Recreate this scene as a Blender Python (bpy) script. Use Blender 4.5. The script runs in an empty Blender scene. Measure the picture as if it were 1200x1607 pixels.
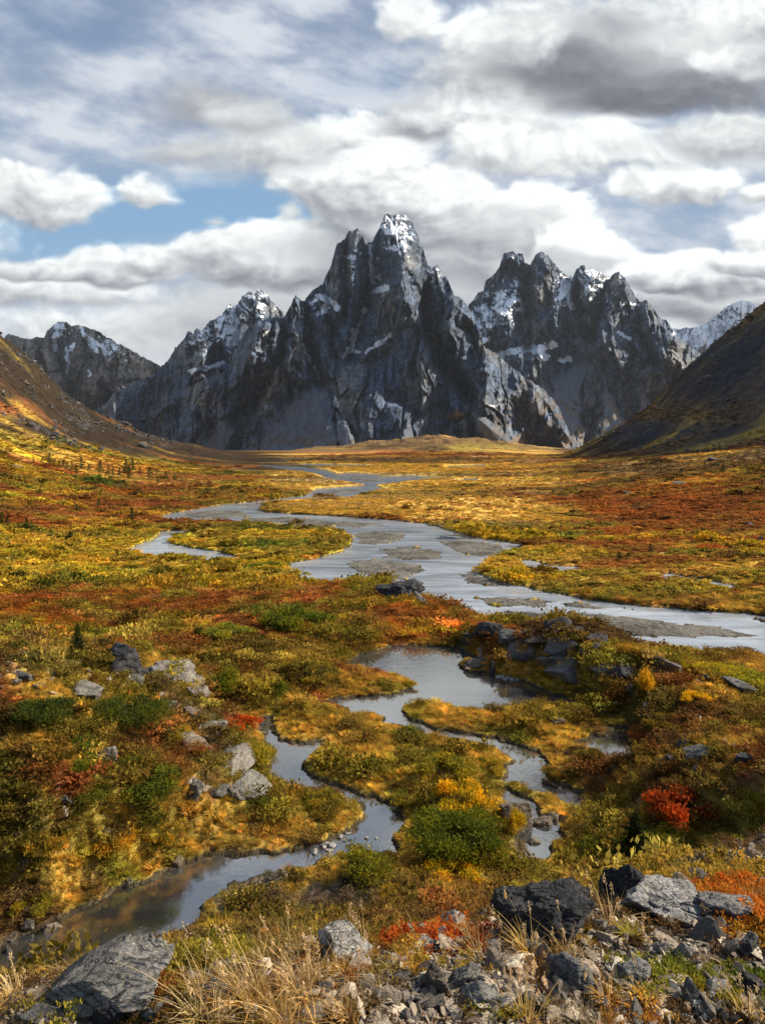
import bpy, math, random
import numpy as np
from math import radians as R

# ---------------------------------------------------------------- basics
F, HY = 1071.0, 685.0           # focal length and eye-level row on the 1200 x 1607 frame
SC = bpy.context.scene
COL = SC.collection
ZP, ZR = -20.0, -32.0           # level of the near pond and of the valley river
SUN_AZ, SUN_EL = 80.0, 35.0     # sun stands to the right, a little ahead of the view

def obj(name, me, mat=None, parent=None, label=None, cat=None, group=None, kind=None, loc=None):
    o = bpy.data.objects.new(name, me)
    COL.objects.link(o)
    if mat is not None and me is not None and not me.materials:
        me.materials.append(mat)
    if parent is not None: o.parent = parent
    if loc is not None: o.location = loc
    if label: o['label'] = label
    if cat: o['category'] = cat
    if group: o['group'] = group
    if kind: o['kind'] = kind
    return o

def mesh(name, V, Fc, smooth=True, attrs=None):
    """V (n,3); Fc list of index arrays, each (m,k) of one polygon size."""
    me = bpy.data.meshes.new(name)
    V = np.asarray(V, np.float32)
    if not isinstance(Fc, list): Fc = [Fc]
    Fc = [np.asarray(f, np.int32) for f in Fc if len(f)]
    nl = sum(f.size for f in Fc); nf = sum(len(f) for f in Fc)
    me.vertices.add(len(V)); me.vertices.foreach_set('co', V.ravel())
    me.loops.add(nl); me.loops.foreach_set('vertex_index', np.concatenate([f.ravel() for f in Fc]))
    tot = np.concatenate([np.full(len(f), f.shape[1], np.int32) for f in Fc])
    st = np.concatenate([[0], np.cumsum(tot)[:-1]]).astype(np.int32)
    me.polygons.add(nf); me.polygons.foreach_set('loop_start', st)
    me.polygons.foreach_set('use_smooth', np.full(nf, bool(smooth)))
    for k, a in (attrs or {}).items():
        a = np.asarray(a, np.float32)
        if a.ndim == 2:
            if a.shape[1] == 3: a = np.hstack([a, np.ones((len(a), 1), np.float32)])
            at = me.attributes.new(k, 'FLOAT_COLOR', 'POINT'); at.data.foreach_set('color', a.ravel())
        else:
            at = me.attributes.new(k, 'FLOAT', 'POINT'); at.data.foreach_set('value', a.ravel())
    me.update(calc_edges=True)
    me.validate()
    return me

def grid_faces(n, m):
    """quads of an n x m vertex grid (row-major)."""
    i = np.arange(n - 1)[:, None] * m + np.arange(m - 1)[None, :]
    i = i.ravel()
    return np.stack([i, i + 1, i + m + 1, i + m], 1)

# ---------------------------------------------------------------- noise
_A = np.linspace(0, 2 * np.pi, 256, endpoint=False)
_G2 = np.stack([np.cos(_A), np.sin(_A)], 1)
_rt = np.random.RandomState(5).rand(65536) * 2 * np.pi
_GX = np.cos(_rt).astype(np.float32); _GY = np.sin(_rt).astype(np.float32)
def _hash(ix, iy, seed):
    h = (ix.astype(np.int64) * 374761393 + iy.astype(np.int64) * 668265263 + seed * 974634777) & 0xffffffff
    h = ((h ^ (h >> 13)) * 1274126177) & 0xffffffff
    return (h ^ (h >> 16)) & 255
from concurrent.futures import ThreadPoolExecutor
_TP = ThreadPoolExecutor(4)
def _pn(x, y, seed):
    x0 = np.floor(x); y0 = np.floor(y); fx = (x - x0).astype(np.float32); fy = (y - y0).astype(np.float32)
    u = fx * fx * fx * (fx * (fx * 6 - 15) + 10); v = fy * fy * fy * (fy * (fy * 6 - 15) + 10)
    ix = x0.astype(np.int32) + (seed * 37 & 0xffff); iy = y0.astype(np.int32) + (seed * 101 & 0xffff)
    a0 = (ix & 255) << 8; a1 = ((ix + 1) & 255) << 8; b0 = iy & 255; b1 = (iy + 1) & 255
    i = a0 | b0; n00 = _GX[i] * fx + _GY[i] * fy
    i = a1 | b0; n10 = _GX[i] * (fx - 1) + _GY[i] * fy
    i = a0 | b1; n01 = _GX[i] * fx + _GY[i] * (fy - 1)
    i = a1 | b1; n11 = _GX[i] * (fx - 1) + _GY[i] * (fy - 1)
    n00 += (n10 - n00) * u; n01 += (n11 - n01) * u
    return 1.5 * (n00 + (n01 - n00) * v)
def pn(x, y, seed=0):
    x = np.asarray(x, float); y = np.asarray(y, float)
    if x.shape != y.shape: x, y = np.broadcast_arrays(x, y)
    if x.size < 60000: return _pn(x, y, seed)
    sh = x.shape; xr = x.ravel(); yr = y.ravel(); c = max(1, xr.size // 32000)
    out = np.concatenate(list(_TP.map(lambda q: _pn(q[0], q[1], seed), zip(np.array_split(xr, c), np.array_split(yr, c)))))
    return out.reshape(sh)
def fbm(x, y, seed=0, o=4, g=.5, l=2.03):
    s = 0; a = 1.; t = 0
    for k in range(o):
        s = s + a * pn(x, y, seed + k * 17); t += a
        a *= g; x = np.asarray(x) * l + 3.7; y = np.asarray(y) * l + 9.1
    return s / t * 1.3
def ridged(x, y, seed=0, o=4, g=.5, l=2.07):
    s = 0; a = 1.; t = 0
    for k in range(o):
        s = s + a * (1 - 2 * np.abs(pn(x, y, seed + k * 13))); t += a
        a *= g; x = np.asarray(x) * l + 1.7; y = np.asarray(y) * l + 5.3
    return s / t
def pn3(p, seed=0):
    p = np.asarray(p, float); p0 = np.floor(p); f = p - p0
    w = f * f * f * (f * (f * 6 - 15) + 10); i0 = p0.astype(np.int64); out = 0
    for dx in (0, 1):
        for dy in (0, 1):
            for dz in (0, 1):
                h = _hash(i0[:, 0] + dx + (i0[:, 2] + dz) * 57, i0[:, 1] + dy + (i0[:, 2] + dz) * 131, seed)
                h2 = _hash(i0[:, 1] + dy, i0[:, 2] + dz + (i0[:, 0] + dx) * 31, seed + 7)
                th = h / 256. * 2 * np.pi; cz = h2 / 127.5 - 1; s = np.sqrt(np.maximum(0, 1 - cz * cz))
                d = (f[:, 0] - dx) * s * np.cos(th) + (f[:, 1] - dy) * s * np.sin(th) + (f[:, 2] - dz) * cz
                wx = w[:, 0] if dx else 1 - w[:, 0]; wy = w[:, 1] if dy else 1 - w[:, 1]; wz = w[:, 2] if dz else 1 - w[:, 2]
                out = out + d * wx * wy * wz
    return out * 1.5
def ss(x, a, b):
    t = np.clip((np.asarray(x, float) - a) / (b - a), 0, 1); return t * t * (3 - 2 * t)
def lerp(a, b, t): return a + (b - a) * t

# ---------------------------------------------------------------- node helper
def mat(name):
    m = bpy.data.materials.new(name); m.use_nodes = True
    nt = m.node_tree; nt.nodes.clear()
    return m, nt
def N(nt, t, **k):
    n = nt.nodes.new(t)
    for a, v in k.items():
        if a[:1] == '_': n.inputs[int(a[1:])].default_value = v
        else: setattr(n, a, v)
    return n
def L(nt, a, b): nt.links.new(a, b)
def math_n(nt, op, a, b=None, clamp=False):
    n = N(nt, 'ShaderNodeMath', operation=op, use_clamp=clamp)
    for i, v in enumerate((a, b)):
        if v is None: continue
        if isinstance(v, (int, float)): n.inputs[i].default_value = v
        else: L(nt, v, n.inputs[i])
    return n.outputs[0]
def mixc(nt, fac, a, b, mode='MIX'):
    n = N(nt, 'ShaderNodeMix', data_type='RGBA', blend_type=mode)
    for i, v in ((0, fac), (6, a), (7, b)):
        if isinstance(v, (int, float)): n.inputs[i].default_value = v
        elif isinstance(v, tuple): n.inputs[i].default_value = v if len(v) == 4 else v + (1,)
        else: L(nt, v, n.inputs[i])
    return n.outputs[2]
def ramp(nt, src, stops):
    n = N(nt, 'ShaderNodeValToRGB'); r = n.color_ramp
    while len(r.elements) > 1: r.elements.remove(r.elements[0])
    for i, (p, c) in enumerate(stops):
        e = r.elements[0] if i == 0 else r.elements.new(p)
        e.position = p; e.color = (c, c, c, 1) if isinstance(c, (int, float)) else tuple(c) + (1,)
    L(nt, src, n.inputs[0]); return n.outputs[0]
def noise(nt, vec, scale, detail=4, rough=.55, out=0, dist=0):
    n = N(nt, 'ShaderNodeTexNoise'); n.inputs['Scale'].default_value = scale
    n.inputs['Detail'].default_value = detail; n.inputs['Roughness'].default_value = rough
    n.inputs['Distortion'].default_value = dist
    if vec is not None: L(nt, vec, n.inputs['Vector'])
    return n.outputs[out]

# ---------------------------------------------------------------- terrain profile
# stations run from behind the camera to the back of the valley; each lists (frame column, kind, ...)
#   ('z', z, row)  level z seen at that row;  ('Y', Y, row)  distance Y seen at that row;  ('A', Y, z) both given
def _st(k, a, b):
    if k == 'z': return -a * F / (b - HY), a
    if k == 'Y': return a, -(b - HY) / F * a
    return a, b
ST = [
 [(600, 'A', -8, -.3)],
 [(-500, 'A', .5, -1.7), (600, 'A', .5, -1.62), (1700, 'A', .5, -1.6)],
 [(-500, 'Y', 2.0, 1615), (0, 'Y', 1.95, 1610), (600, 'Y', 1.95, 1607), (1200, 'Y', 2.05, 1590), (1700, 'Y', 2.2, 1560)],
 [(-500, 'Y', 2.8, 1600), (0, 'Y', 2.9, 1562), (200, 'Y', 3.1, 1536), (400, 'Y', 3.3, 1512), (600, 'Y', 3.6, 1496), (750, 'Y', 4.4, 1482),
  (900, 'Y', 5.9, 1455), (1000, 'Y', 7.4, 1425), (1100, 'Y', 9.2, 1397), (1200, 'Y', 10.8, 1372), (1400, 'Y', 12, 1330), (1700, 'Y', 13, 1250)],
 [(-500, 'A', 8, -9), (0, 'A', 8, -7.4), (200, 'A', 8.3, -7.3), (400, 'A', 8.3, -6.9), (600, 'A', 8.5, -6.7), (750, 'A', 9.2, -7.1),
  (900, 'A', 10.5, -7.9), (1000, 'A', 12.5, -9.3), (1100, 'A', 14, -10), (1200, 'A', 16, -10.9), (1400, 'A', 17, -10.5), (1700, 'A', 18, -9)],
 [(-500, 'A', 18, -17.5), (0, 'z', -17.2, 1560), (250, 'z', -16.3, 1520), (400, 'z', -14.6, 1480), (500, 'z', -13.6, 1452), (650, 'z', -13.2, 1440), (760, 'z', -13.2, 1436),
  (900, 'z', -14, 1420), (1000, 'z', -14.5, 1405), (1200, 'z', -13.5, 1375), (1400, 'z', -12.5, 1340), (1700, 'A', 24, -10)],
 [(-500, 'A', 25.5, -19.0), (0, 'z', -19.75, 1522), (200, 'z', -19.75, 1486), (300, 'z', -19.75, 1462), (330, 'z', -19.6, 1425), (400, 'z', -19.6, 1388), (500, 'z', -19.4, 1360),
  (600, 'z', -19.3, 1346), (700, 'z', -19.0, 1350), (850, 'z', -19.2, 1352), (1000, 'z', -18.9, 1342), (1200, 'z', -17.6, 1325), (1400, 'z', -15, 1300), (1700, 'A', 36, -12)],
 [(-500, 'A', 32, -10), (-200, 'A', 31, -15.4), (0, 'z', -16.2, 1246), (100, 'z', -15.5, 1240), (200, 'z', -16.3, 1235), (300, 'z', -17.8, 1232), (400, 'z', -19.4, 1235),
  (500, 'z', -19.4, 1235), (900, 'z', -19.3, 1235), (1000, 'z', -18.2, 1232), (1100, 'z', -16.8, 1222), (1200, 'z', -15.3, 1210), (1400, 'z', -13, 1200), (1700, 'A', 44, -9)],
 [(-500, 'A', 46, -9), (-200, 'z', -11.5, 1030), (0, 'z', -13.4, 1050), (100, 'z', -14.4, 1046), (200, 'z', -15.8, 1052), (270, 'z', -17.0, 1080), (340, 'z', -18.8, 1110), (420, 'z', -19.5, 1115),
  (500, 'z', -19.5, 1112), (850, 'z', -19.5, 1110), (920, 'z', -19.2, 1112), (1000, 'z', -18.6, 1120), (1100, 'z', -18.0, 1130), (1200, 'z', -17.0, 1150), (1400, 'z', -14, 1150), (1700, 'A', 52, -10)],
 [(-500, 'A', 64, -11), (-200, 'z', -14.5, 996), (0, 'z', -17.6, 1008), (100, 'z', -18.6, 1008), (200, 'z', -19.3, 1012), (300, 'z', -19.8, 1018), (400, 'z', -19.6, 1014), (500, 'z', -19.5, 1013), (650, 'z', -19.4, 1008),
  (730, 'z', -19.2, 1012), (780, 'z', -18.4, 1003), (850, 'z', -17.5, 991), (900, 'z', -17.2, 990), (950, 'z', -17.4, 1004), (1000, 'z', -17.7, 1028), (1100, 'z', -18.2, 1060), (1200, 'z', -18.6, 1096), (1400, 'z', -18, 1140), (1700, 'A', 60, -17)],
 [(-500, 'A', 85, -12), (-200, 'z', -17, 925), (0, 'z', -21.5, 938), (100, 'z', -23, 935), (200, 'z', -24.5, 930), (400, 'z', -26, 926), (500, 'z', -26, 923), (600, 'z', -25, 921), (700, 'z', -24, 958),
  (760, 'z', -23, 984), (850, 'z', -21.5, 998), (900, 'z', -21.5, 1000), (950, 'z', -22, 1014), (1000, 'z', -22.5, 1037), (1100, 'z', -23, 1064), (1200, 'z', -23, 1100), (1400, 'z', -23, 1140), (1700, 'A', 75, -24)],
 [(-500, 'A', 150, -15), (-200, 'Y', 150, 860), (0, 'z', -28.8, 884), (100, 'z', -30.6, 886), (200, 'z', -31.6, 889), (450, 'z', -31.6, 892), (490, 'z', -31.6, 918), (600, 'z', -31.6, 921), (640, 'z', -31.6, 940), (700, 'z', -31.6, 960),
  (760, 'z', -31.6, 980), (850, 'z', -31.6, 990), (950, 'z', -31.6, 1008), (1000, 'z', -31.6, 1019), (1200, 'z', -31.6, 1031), (1400, 'z', -31.6, 1040), (1700, 'A', 96, -31.6)],
 [(-500, 'A', 220, -10), (-200, 'Y', 215, 815), (0, 'Y', 205, 836), (100, 'Y', 220, 838), (200, 'Y', 245, 824), (300, 'Y', 250, 821), (900, 'Y', 250, 820), (1000, 'Y', 240, 825), (1100, 'Y', 225, 829), (1200, 'Y', 205, 838), (1400, 'Y', 195, 820), (1700, 'Y', 190, 790)],
 [(-500, 'A', 330, 30), (-200, 'Y', 330, 715), (0, 'Y', 335, 752), (100, 'Y', 350, 764), (200, 'Y', 370, 774), (300, 'Y', 380, 774), (860, 'Y', 380, 773), (950, 'Y', 375, 766), (1000, 'Y', 370, 760), (1100, 'Y', 365, 748), (1200, 'Y', 355, 738), (1400, 'Y', 340, 700), (1700, 'A', 330, 20)],
 [(-500, 'A', 560, 140), (-200, 'Y', 560, 560), (0, 'Y', 580, 655), (100, 'Y', 620, 696), (200, 'Y', 660, 717), (300, 'Y', 720, 729), (400, 'Y', 760, 729), (500, 'Y', 800, 727), (820, 'Y', 800, 726), (900, 'Y', 760, 722), (1000, 'Y', 720, 715), (1100, 'Y', 680, 706), (1200, 'Y', 640, 696), (1400, 'Y', 560, 620), (1700, 'A', 520, 110)],
 [(-500, 'A', 900, 420), (-200, 'Y', 900, 425), (-60, 'Y', 900, 505), (0, 'Y', 920, 538), (60, 'Y', 950, 588), (110, 'Y', 980, 627), (160, 'Y', 1010, 657), (250, 'Y', 1050, 688), (330, 'Y', 1100, 705), (400, 'Y', 1200, 719), (470, 'Y', 1350, 715),
  (540, 'Y', 1600, 706), (600, 'Y', 1650, 700), (690, 'Y', 1650, 694), (760, 'Y', 1600, 699), (830, 'Y', 1500, 707), (880, 'Y', 1350, 712), (915, 'Y', 1250, 703), (950, 'Y', 1150, 683), (1000, 'Y', 1050, 655), (1040, 'Y', 1000, 626), (1060, 'Y', 1000, 600), (1100, 'Y', 1000, 567), (1150, 'Y', 1000, 530), (1200, 'Y', 1000, 490), (1290, 'Y', 1000, 430), (1400, 'Y', 1000, 370), (1700, 'A', 1000, 480)],
 [(-500, 'A', 1500, 100), (0, 'A', 1500, -40), (300, 'A', 1750, -60), (470, 'Y', 1750, 706), (540, 'Y', 1850, 700), (600, 'Y', 2000, 693), (690, 'Y', 2000, 684), (760, 'Y', 1950, 690), (820, 'Y', 1900, 699), (880, 'Y', 1900, 704), (950, 'A', 1800, -50), (1050, 'A', 1700, -50), (1200, 'A', 1500, -40), (1700, 'A', 1500, 200)],
 [(-500, 'A', 2600, -60), (600, 'A', 2600, -80), (1700, 'A', 2600, -60)],
 [(600, 'A', 12000, -120)],
]
NST = len(ST)
_PXT = np.arange(-700, 1905, 5.0)
_TY = np.zeros((NST, len(_PXT))); _TZ = np.zeros((NST, len(_PXT)))
for _k, _s in enumerate(ST):
    _p = [q[0] for q in _s]; _yz = [_st(*q[1:]) for q in _s]
    _TY[_k] = np.interp(_PXT, _p, [q[0] for q in _yz]); _TZ[_k] = np.interp(_PXT, _p, [q[1] for q in _yz])
_ker = np.exp(-np.linspace(-2, 2, 7) ** 2); _ker /= _ker.sum()
for _T in (_TY, _TZ):
    for _k in range(NST):
        _q = np.pad(_T[_k], 3, mode='edge'); _T[_k] = np.convolve(_q, _ker, 'valid')
_LY = np.log(_TY + 10.0)                       # strictly increasing in depth
assert (np.diff(_LY, axis=0) > 0).all(), [(i, _PXT[(np.diff(_LY, axis=0)[i] <= 0)]) for i in range(NST - 1) if (np.diff(_LY, axis=0)[i] <= 0).any()]
_h = np.diff(_LY, axis=0); _dl = np.diff(_TZ, axis=0) / _h
_m = np.zeros_like(_TZ)
for _k in range(1, NST - 1):
    a, b = _dl[_k - 1], _dl[_k]; w1 = 2 * _h[_k] + _h[_k - 1]; w2 = _h[_k] + 2 * _h[_k - 1]
    with np.errstate(all='ignore'):
        _m[_k] = np.where(a * b > 0, (w1 + w2) / (w1 / a + w2 / b), 0)
_m[0] = _dl[0]; _m[-1] = 0

def base_height(px, Y):
    px = np.clip(np.asarray(px, float), -699, 1899); ly = np.log(np.maximum(np.asarray(Y, float), -7.9) + 10)
    c = (px + 700) / 5; i = np.clip(c.astype(int), 0, len(_PXT) - 2); fr = c - i
    z = 0
    for ii, w in ((i, 1 - fr), (i + 1, fr)):
        Lc = _LY[:, ii]
        k = np.clip((Lc <= ly[None]).sum(0) - 1, 0, NST - 2)
        l0 = Lc[k, np.arange(len(k))]; h = _h[k, ii]; t = np.clip((ly - l0) / h, 0, 1)
        z0 = _TZ[k, ii]; z1 = _TZ[k + 1, ii]; m0 = _m[k, ii] * h; m1 = _m[k + 1, ii] * h
        t2 = t * t; t3 = t2 * t
        z = z + w * ((2 * t3 - 3 * t2 + 1) * z0 + (t3 - 2 * t2 + t) * m0 + (-2 * t3 + 3 * t2) * z1 + (t3 - t2) * m1)
    return z

# ---------------------------------------------------------------- water outlines (frame coordinates, laid on their level)
POND = [(539,1044),(565,1029),(595,1022),(625,1012),(670,1015),(719,1016),(737,1027),(756,1039),(730,1036),(717,1044),(730,1054),(764,1056),(790,1065),(820,1069),(850,1084),(900,1102),(904,1108),(877,1106),(844,1106),(787,1110),(750,1113),(719,1110),(692,1102),(662,1099),(632,1108),(625,1116),(644,1130),(681,1147),(719,1151),(752,1157),(797,1166),(834,1177),(854,1198),(856,1218),(878,1232),(908,1244),(926,1268),(900,1264),(872,1252),(845,1244),(825,1234),(797,1228),(795,1207),(806,1196),(799,1185),(771,1173),(735,1164),(700,1158),(668,1152),(645,1142),(618,1137),(604,1136),(602,1125),(587,1119),(550,1121),(550,1110),(512,1104),(531,1097),(569,1095),(610,1091),(644,1084),(647,1076),(640,1065),(602,1054),(569,1048)]
WEST = [(411,1128),(424,1127),(428,1144),(437,1159),(452,1168),(479,1168),(512,1163),(494,1177),(475,1196),(474,1211),(490,1222),(512,1230),(539,1238),(557,1247),(587,1256),(625,1267),(632,1290),(617,1309),(616,1324),(621,1337),(580,1337),(531,1341),(509,1348),(494,1356),(449,1364),(400,1376),(375,1384),(337,1401),(315,1420),(311,1442),(270,1465),(210,1480),(150,1487),(109,1502),(37,1520),(-90,1555),(-90,1500),(0,1484),(38,1465),(94,1450),(124,1431),(161,1412),(195,1397),(247,1379),(285,1360),(322,1345),(345,1341),(394,1345),(449,1340),(494,1329),(512,1322),(550,1309),(569,1294),(578,1279),(572,1267),(550,1251),(520,1242),(475,1235),(437,1224),(420,1208),(432,1189),(430,1174),(417,1155),(409,1140)]
EAST = [(795,1240),(833,1258),(848,1282),(862,1288),(880,1292),(874,1314),(856,1350),(818,1348),(813,1312),(822,1290),(814,1270),(795,1260)]
POOL = [(908,1169),(930,1157),(952,1157),(960,1143),(982,1143),(976,1157),(988,1172),(992,1195),(956,1194),(938,1180)]
RIVER = [(395,729),(470,732),(510,737),(527,743),(560,741),(602,747),(650,746),(700,750),(650,754),(606,760),(588,762),(604,768),(566,779),(545,783),(508,779),(482,786),(420,789),(412,796),(410,801),(418,804),(480,808),(540,811),(600,815),(670,822),(715,835),(750,844),(790,850),(815,854),(825,862),(800,870),(770,877),(755,886),(750,900),(775,912),(840,925),(910,940),(1000,951),(1100,958),(1200,966),(1400,985),(1400,1048),(1200,1032),(1166,1026),(1087,1022),(1020,1020),(964,1013),(945,1000),(900,992),(859,990),(825,984),(787,977),(760,979),(737,968),(689,955),(677,949),(650,935),(595,920),(560,915),(520,916),(487,917),(460,907),(445,887),(480,880),(530,869),(550,857),(550,845),(535,835),(500,829),(440,825),(380,821),(320,819),(260,818),(245,812),(262,807),(350,792),(420,785),(478,778),(496,767),(540,764),(574,761),(556,758),(516,752),(494,743),(440,736)]
LAGOON = [(195,867),(215,856),(245,845),(250,835),(280,832),(296,836),(272,845),(266,853),(300,860),(340,865),(380,877),(350,882),(300,881),(240,876)]
SMALL = [[(805,880),(835,880),(860,887),(910,890),(915,897),(875,900),(830,893)],
 [(1035,903),(1050,900),(1090,907),(1125,914),(1160,922),(1195,935),(1160,931),(1110,921),(1075,915),(1040,910)],
 [(700,731),(760,729),(762,734),(705,735)], [(722,752),(748,751),(746,755),(724,756)], [(742,718),(768,717),(764,721),(745,721)], [(470,727),(560,729),(600,731),(560,733),(480,731)]]
BARS = [[(805,961),(870,961),(960,967),(1060,977),(1150,990),(1200,999),(1100,1001),(1000,997),(940,994),(870,984),(830,972)],
 [(748,938),(790,938),(850,946),(872,953),(800,951),(765,946)], [(860,944),(930,950),(987,957),(930,957),(890,951)],
 [(690,850),(730,849),(775,855),(802,865),(780,872),(740,872),(712,862)], [(600,862),(640,858),(692,866),(680,876),(640,878),(605,876)], [(545,881),(600,878),(655,886),(660,898),(630,908),(590,905),(560,895)],
 [(556,836),(600,834),(640,839),(628,845),(590,855),(565,853)], [(290,806),(340,801),(388,803),(386,810),(340,814),(300,812)],
 [(720,900),(760,905),(800,919),(770,920),(730,912)], [(380,813),(450,812),(520,818),(600,823),(560,828),(480,822),(400,818)], [(548,749),(600,753),(585,756),(550,753)],[(520,771),(560,768),(566,772),(524,775)], [(1192,972),(1260,976),(1260,981),(1195,975)]]
def to_world(poly, z): return np.array([((a - 600) / F * (-z * F / (b - HY)), -z * F / (b - HY)) for a, b in poly])
NEAR_W = [to_world(p, ZP) for p in (POND, WEST, EAST, POOL)]
FAR_W = [to_world(p, ZR) for p in [RIVER, LAGOON] + SMALL]
BAR_W = [to_world(p, ZR) for p in BARS]
def sdist(x, y, P):
    """signed distance to polygon P, positive outside"""
    d = np.full(len(x), 1e12); ins = np.zeros(len(x), bool)
    for (ax, ay), (bx, by) in zip(P, np.roll(P, -1, 0)):
        ex, ey = bx - ax, by - ay; wx, wy = x - ax, y - ay
        t = np.clip((wx * ex + wy * ey) / (ex * ex + ey * ey + 1e-12), 0, 1)
        d = np.minimum(d, (wx - ex * t) ** 2 + (wy - ey * t) ** 2)
        if ay != by: ins ^= ((ay > y) != (by > y)) & (x < (bx - ax) * (y - ay) / (by - ay) + ax)
    d = np.sqrt(d); return np.where(ins, -d, d)
def water_sd(x, Y):
    """distance to the nearest shore (negative in water), capped at 30 m, and the bar mask"""
    s = np.full(len(x), 30.); bar = np.zeros(len(x))
    for polys, pad in ((NEAR_W, 6.), (FAR_W, 25.)):
        for P in polys:
            lo = P.min(0) - pad; hi = P.max(0) + pad
            q = (x > lo[0]) & (x < hi[0]) & (Y > lo[1]) & (Y < hi[1])
            if q.any(): s[q] = np.minimum(s[q], sdist(x[q], Y[q], P))
    for P in BAR_W:
        lo = P.min(0) - 3; hi = P.max(0) + 3
        q = (x > lo[0]) & (x < hi[0]) & (Y > lo[1]) & (Y < hi[1])
        if q.any():
            d = -sdist(x[q], Y[q], P) + fbm(x[q] / 9, Y[q] / 7, 5, 4) * 2.0 + .5
            bar[q] = np.maximum(bar[q], ((d > 0) & (s[q] < .5)) + .4 * ((d > -4) & (s[q] < .5))); s[q] = np.maximum(s[q], np.minimum(d, 3) * .9)
    return s, bar

CRAG = [(770,1006,50,18,.9),(830,1024,80,26,1.1),(900,1010,70,18,1.),(920,1052,90,28,1.),(1040,1056,60,16,.6),(1110,1078,70,14,.5),(745,1050,30,12,.6),
 (90,1060,110,26,.7),(200,1056,60,22,.9),(280,1085,50,30,.8),(320,1130,40,30,.8),(345,1200,46,46,.9),(300,1240,40,20,.6),(50,1310,70,50,.5),(630,935,50,16,.5),(1110,1190,60,30,.5)]
def zones(x, Y):
    px = 600 + x / np.maximum(Y, .3) * F
    return px
def height(x, Y, full=False):
    x = np.asarray(x, float).ravel(); Y = np.asarray(Y, float).ravel()
    px = 600 + x / np.maximum(Y, .5) * F
    z = base_height(px, Y)
    # near ground roughness
    nr = ss(Y, 1, 4); mid = ss(Y, 14, 30) * (1 - ss(Y, 120, 200)); far = ss(Y, 150, 260)
    z = z + (1 - ss(Y, 10, 20)) * (fbm(x / .9, Y / .9, 3, 4) * .10 * (.5 + nr) + fbm(x / .2, Y / .2, 4, 3) * .02)
    hum = fbm(x / 7, Y / 7, 11, 3) * .55 + (np.abs(fbm(x / 1.6, Y / 1.6, 12, 3))) * .45
    z = z + mid * hum * .85 + ss(Y, 7, 14) * (1 - ss(Y, 22, 30)) * fbm(x / 2.5, Y / 2.5, 14, 4) * .5
    cr = np.zeros(len(x)); q = np.flatnonzero((Y > 26) & (Y < 75))
    if len(q):
        rw = row_of(base_height(px[q], Y[q]), Y[q])
        for (cx, cy, rx, ry, am) in CRAG: cr[q] = np.maximum(cr[q], am * np.exp(-(((px[q] - cx) / rx) ** 2 + ((rw - cy) / ry) ** 2) ** 2))
        xr, yr = x[q], Y[q]
        bl = ridged((xr + yr * .4) / 3.2, (yr - xr * .3) / 1.7, 25, 4, .55) + .5 * fbm(xr / .7, yr / .5, 26, 3)
        z[q] = z[q] + cr[q] * np.maximum(-.2, bl) * 1.15
    floor_ = (px > 330) & (px < 900) & (z < -28)
    hill = ss(z, -31.2, -22)
    z = z + far * (hill * (fbm(x / 38, Y / 38, 15, 4) * 2.6 + fbm(x / 9, Y / 9, 16, 3) * .7) + (1 - hill) * (np.abs(fbm(x / 14, Y / 14, 17, 3)) * .5))
    vf = ss(Y, 700, 950); z = z + vf * hill * (fbm(x / 90, Y / 90, 18, 5) * 9 + ridged((x + Y * .5) / 70, (Y - x * .3) / 170, 19, 5, .6) * 13 * ss(z, 5, 110))
    vm = ss(Y, 1450, 1650) * (1 - ss(Y, 2200, 2500)); z = z + vm * fbm(x / 70, Y / 70, 21, 5) * 7
    # water
    s, bar = water_sd(x, Y)
    near = Y < 80
    zw = np.where(near, ZP, ZR)
    wob = np.where(near, fbm(x / .8, Y / .8, 31, 3) * .35, fbm(x / 4, Y / 4, 32, 3) * 1.1)
    s2 = s + wob * (np.abs(s) < 4)
    flat = (Y > 22) & (Y < 1550)
    lowest = np.where(near, np.where((Y < 55) | ((Y < 67) & (px < 780)), ZP + .12, -99), np.where(Y > 92, ZR + .22, -99))
    z = np.where(flat, np.maximum(z, lowest), z)
    W = np.where(near, 3.5, 8.); edge = np.where(near, .34, .6)
    rim = zw + np.where(near, .17, np.where(bar > .6, .12, .55)) * ss(s2, -edge * .3, edge)
    k = ss(s2, edge, W)
    z2 = np.where(s2 > W, z, lerp(rim, np.maximum(z, rim), k))
    z2 = np.where(bar > .6, zw + .02 + .22 * ss(s2, 0, 2.0) + fbm(x / 2, Y / 2, 40, 3) * .05, z2)
    bed = zw - .12 - .35 * ss(-s2, 0, 1.5) + fbm(x / .7, Y / .7, 41, 3) * .10 * near
    z2 = np.where(s2 < 0, bed, z2)
    z = np.where(flat & (s2 < 30) & (s < 29), z2, z)
    if full: return z, s2, bar, px
    return z
def row_of(z, Y): return HY - z * F / Y
_YS = np.exp(np.linspace(math.log(1.7), math.log(1900), 1600))
def ground_at(px, py):
    """nearest visible ground point seen at a frame position"""
    x = (px - 600) / F * _YS; z = height(x, _YS); r = row_of(z, _YS)
    mn = np.minimum.accumulate(r)
    i = int(np.argmax(mn <= py)) if (mn <= py).any() else len(_YS) - 1
    return x[i], _YS[i], z[i]

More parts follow.
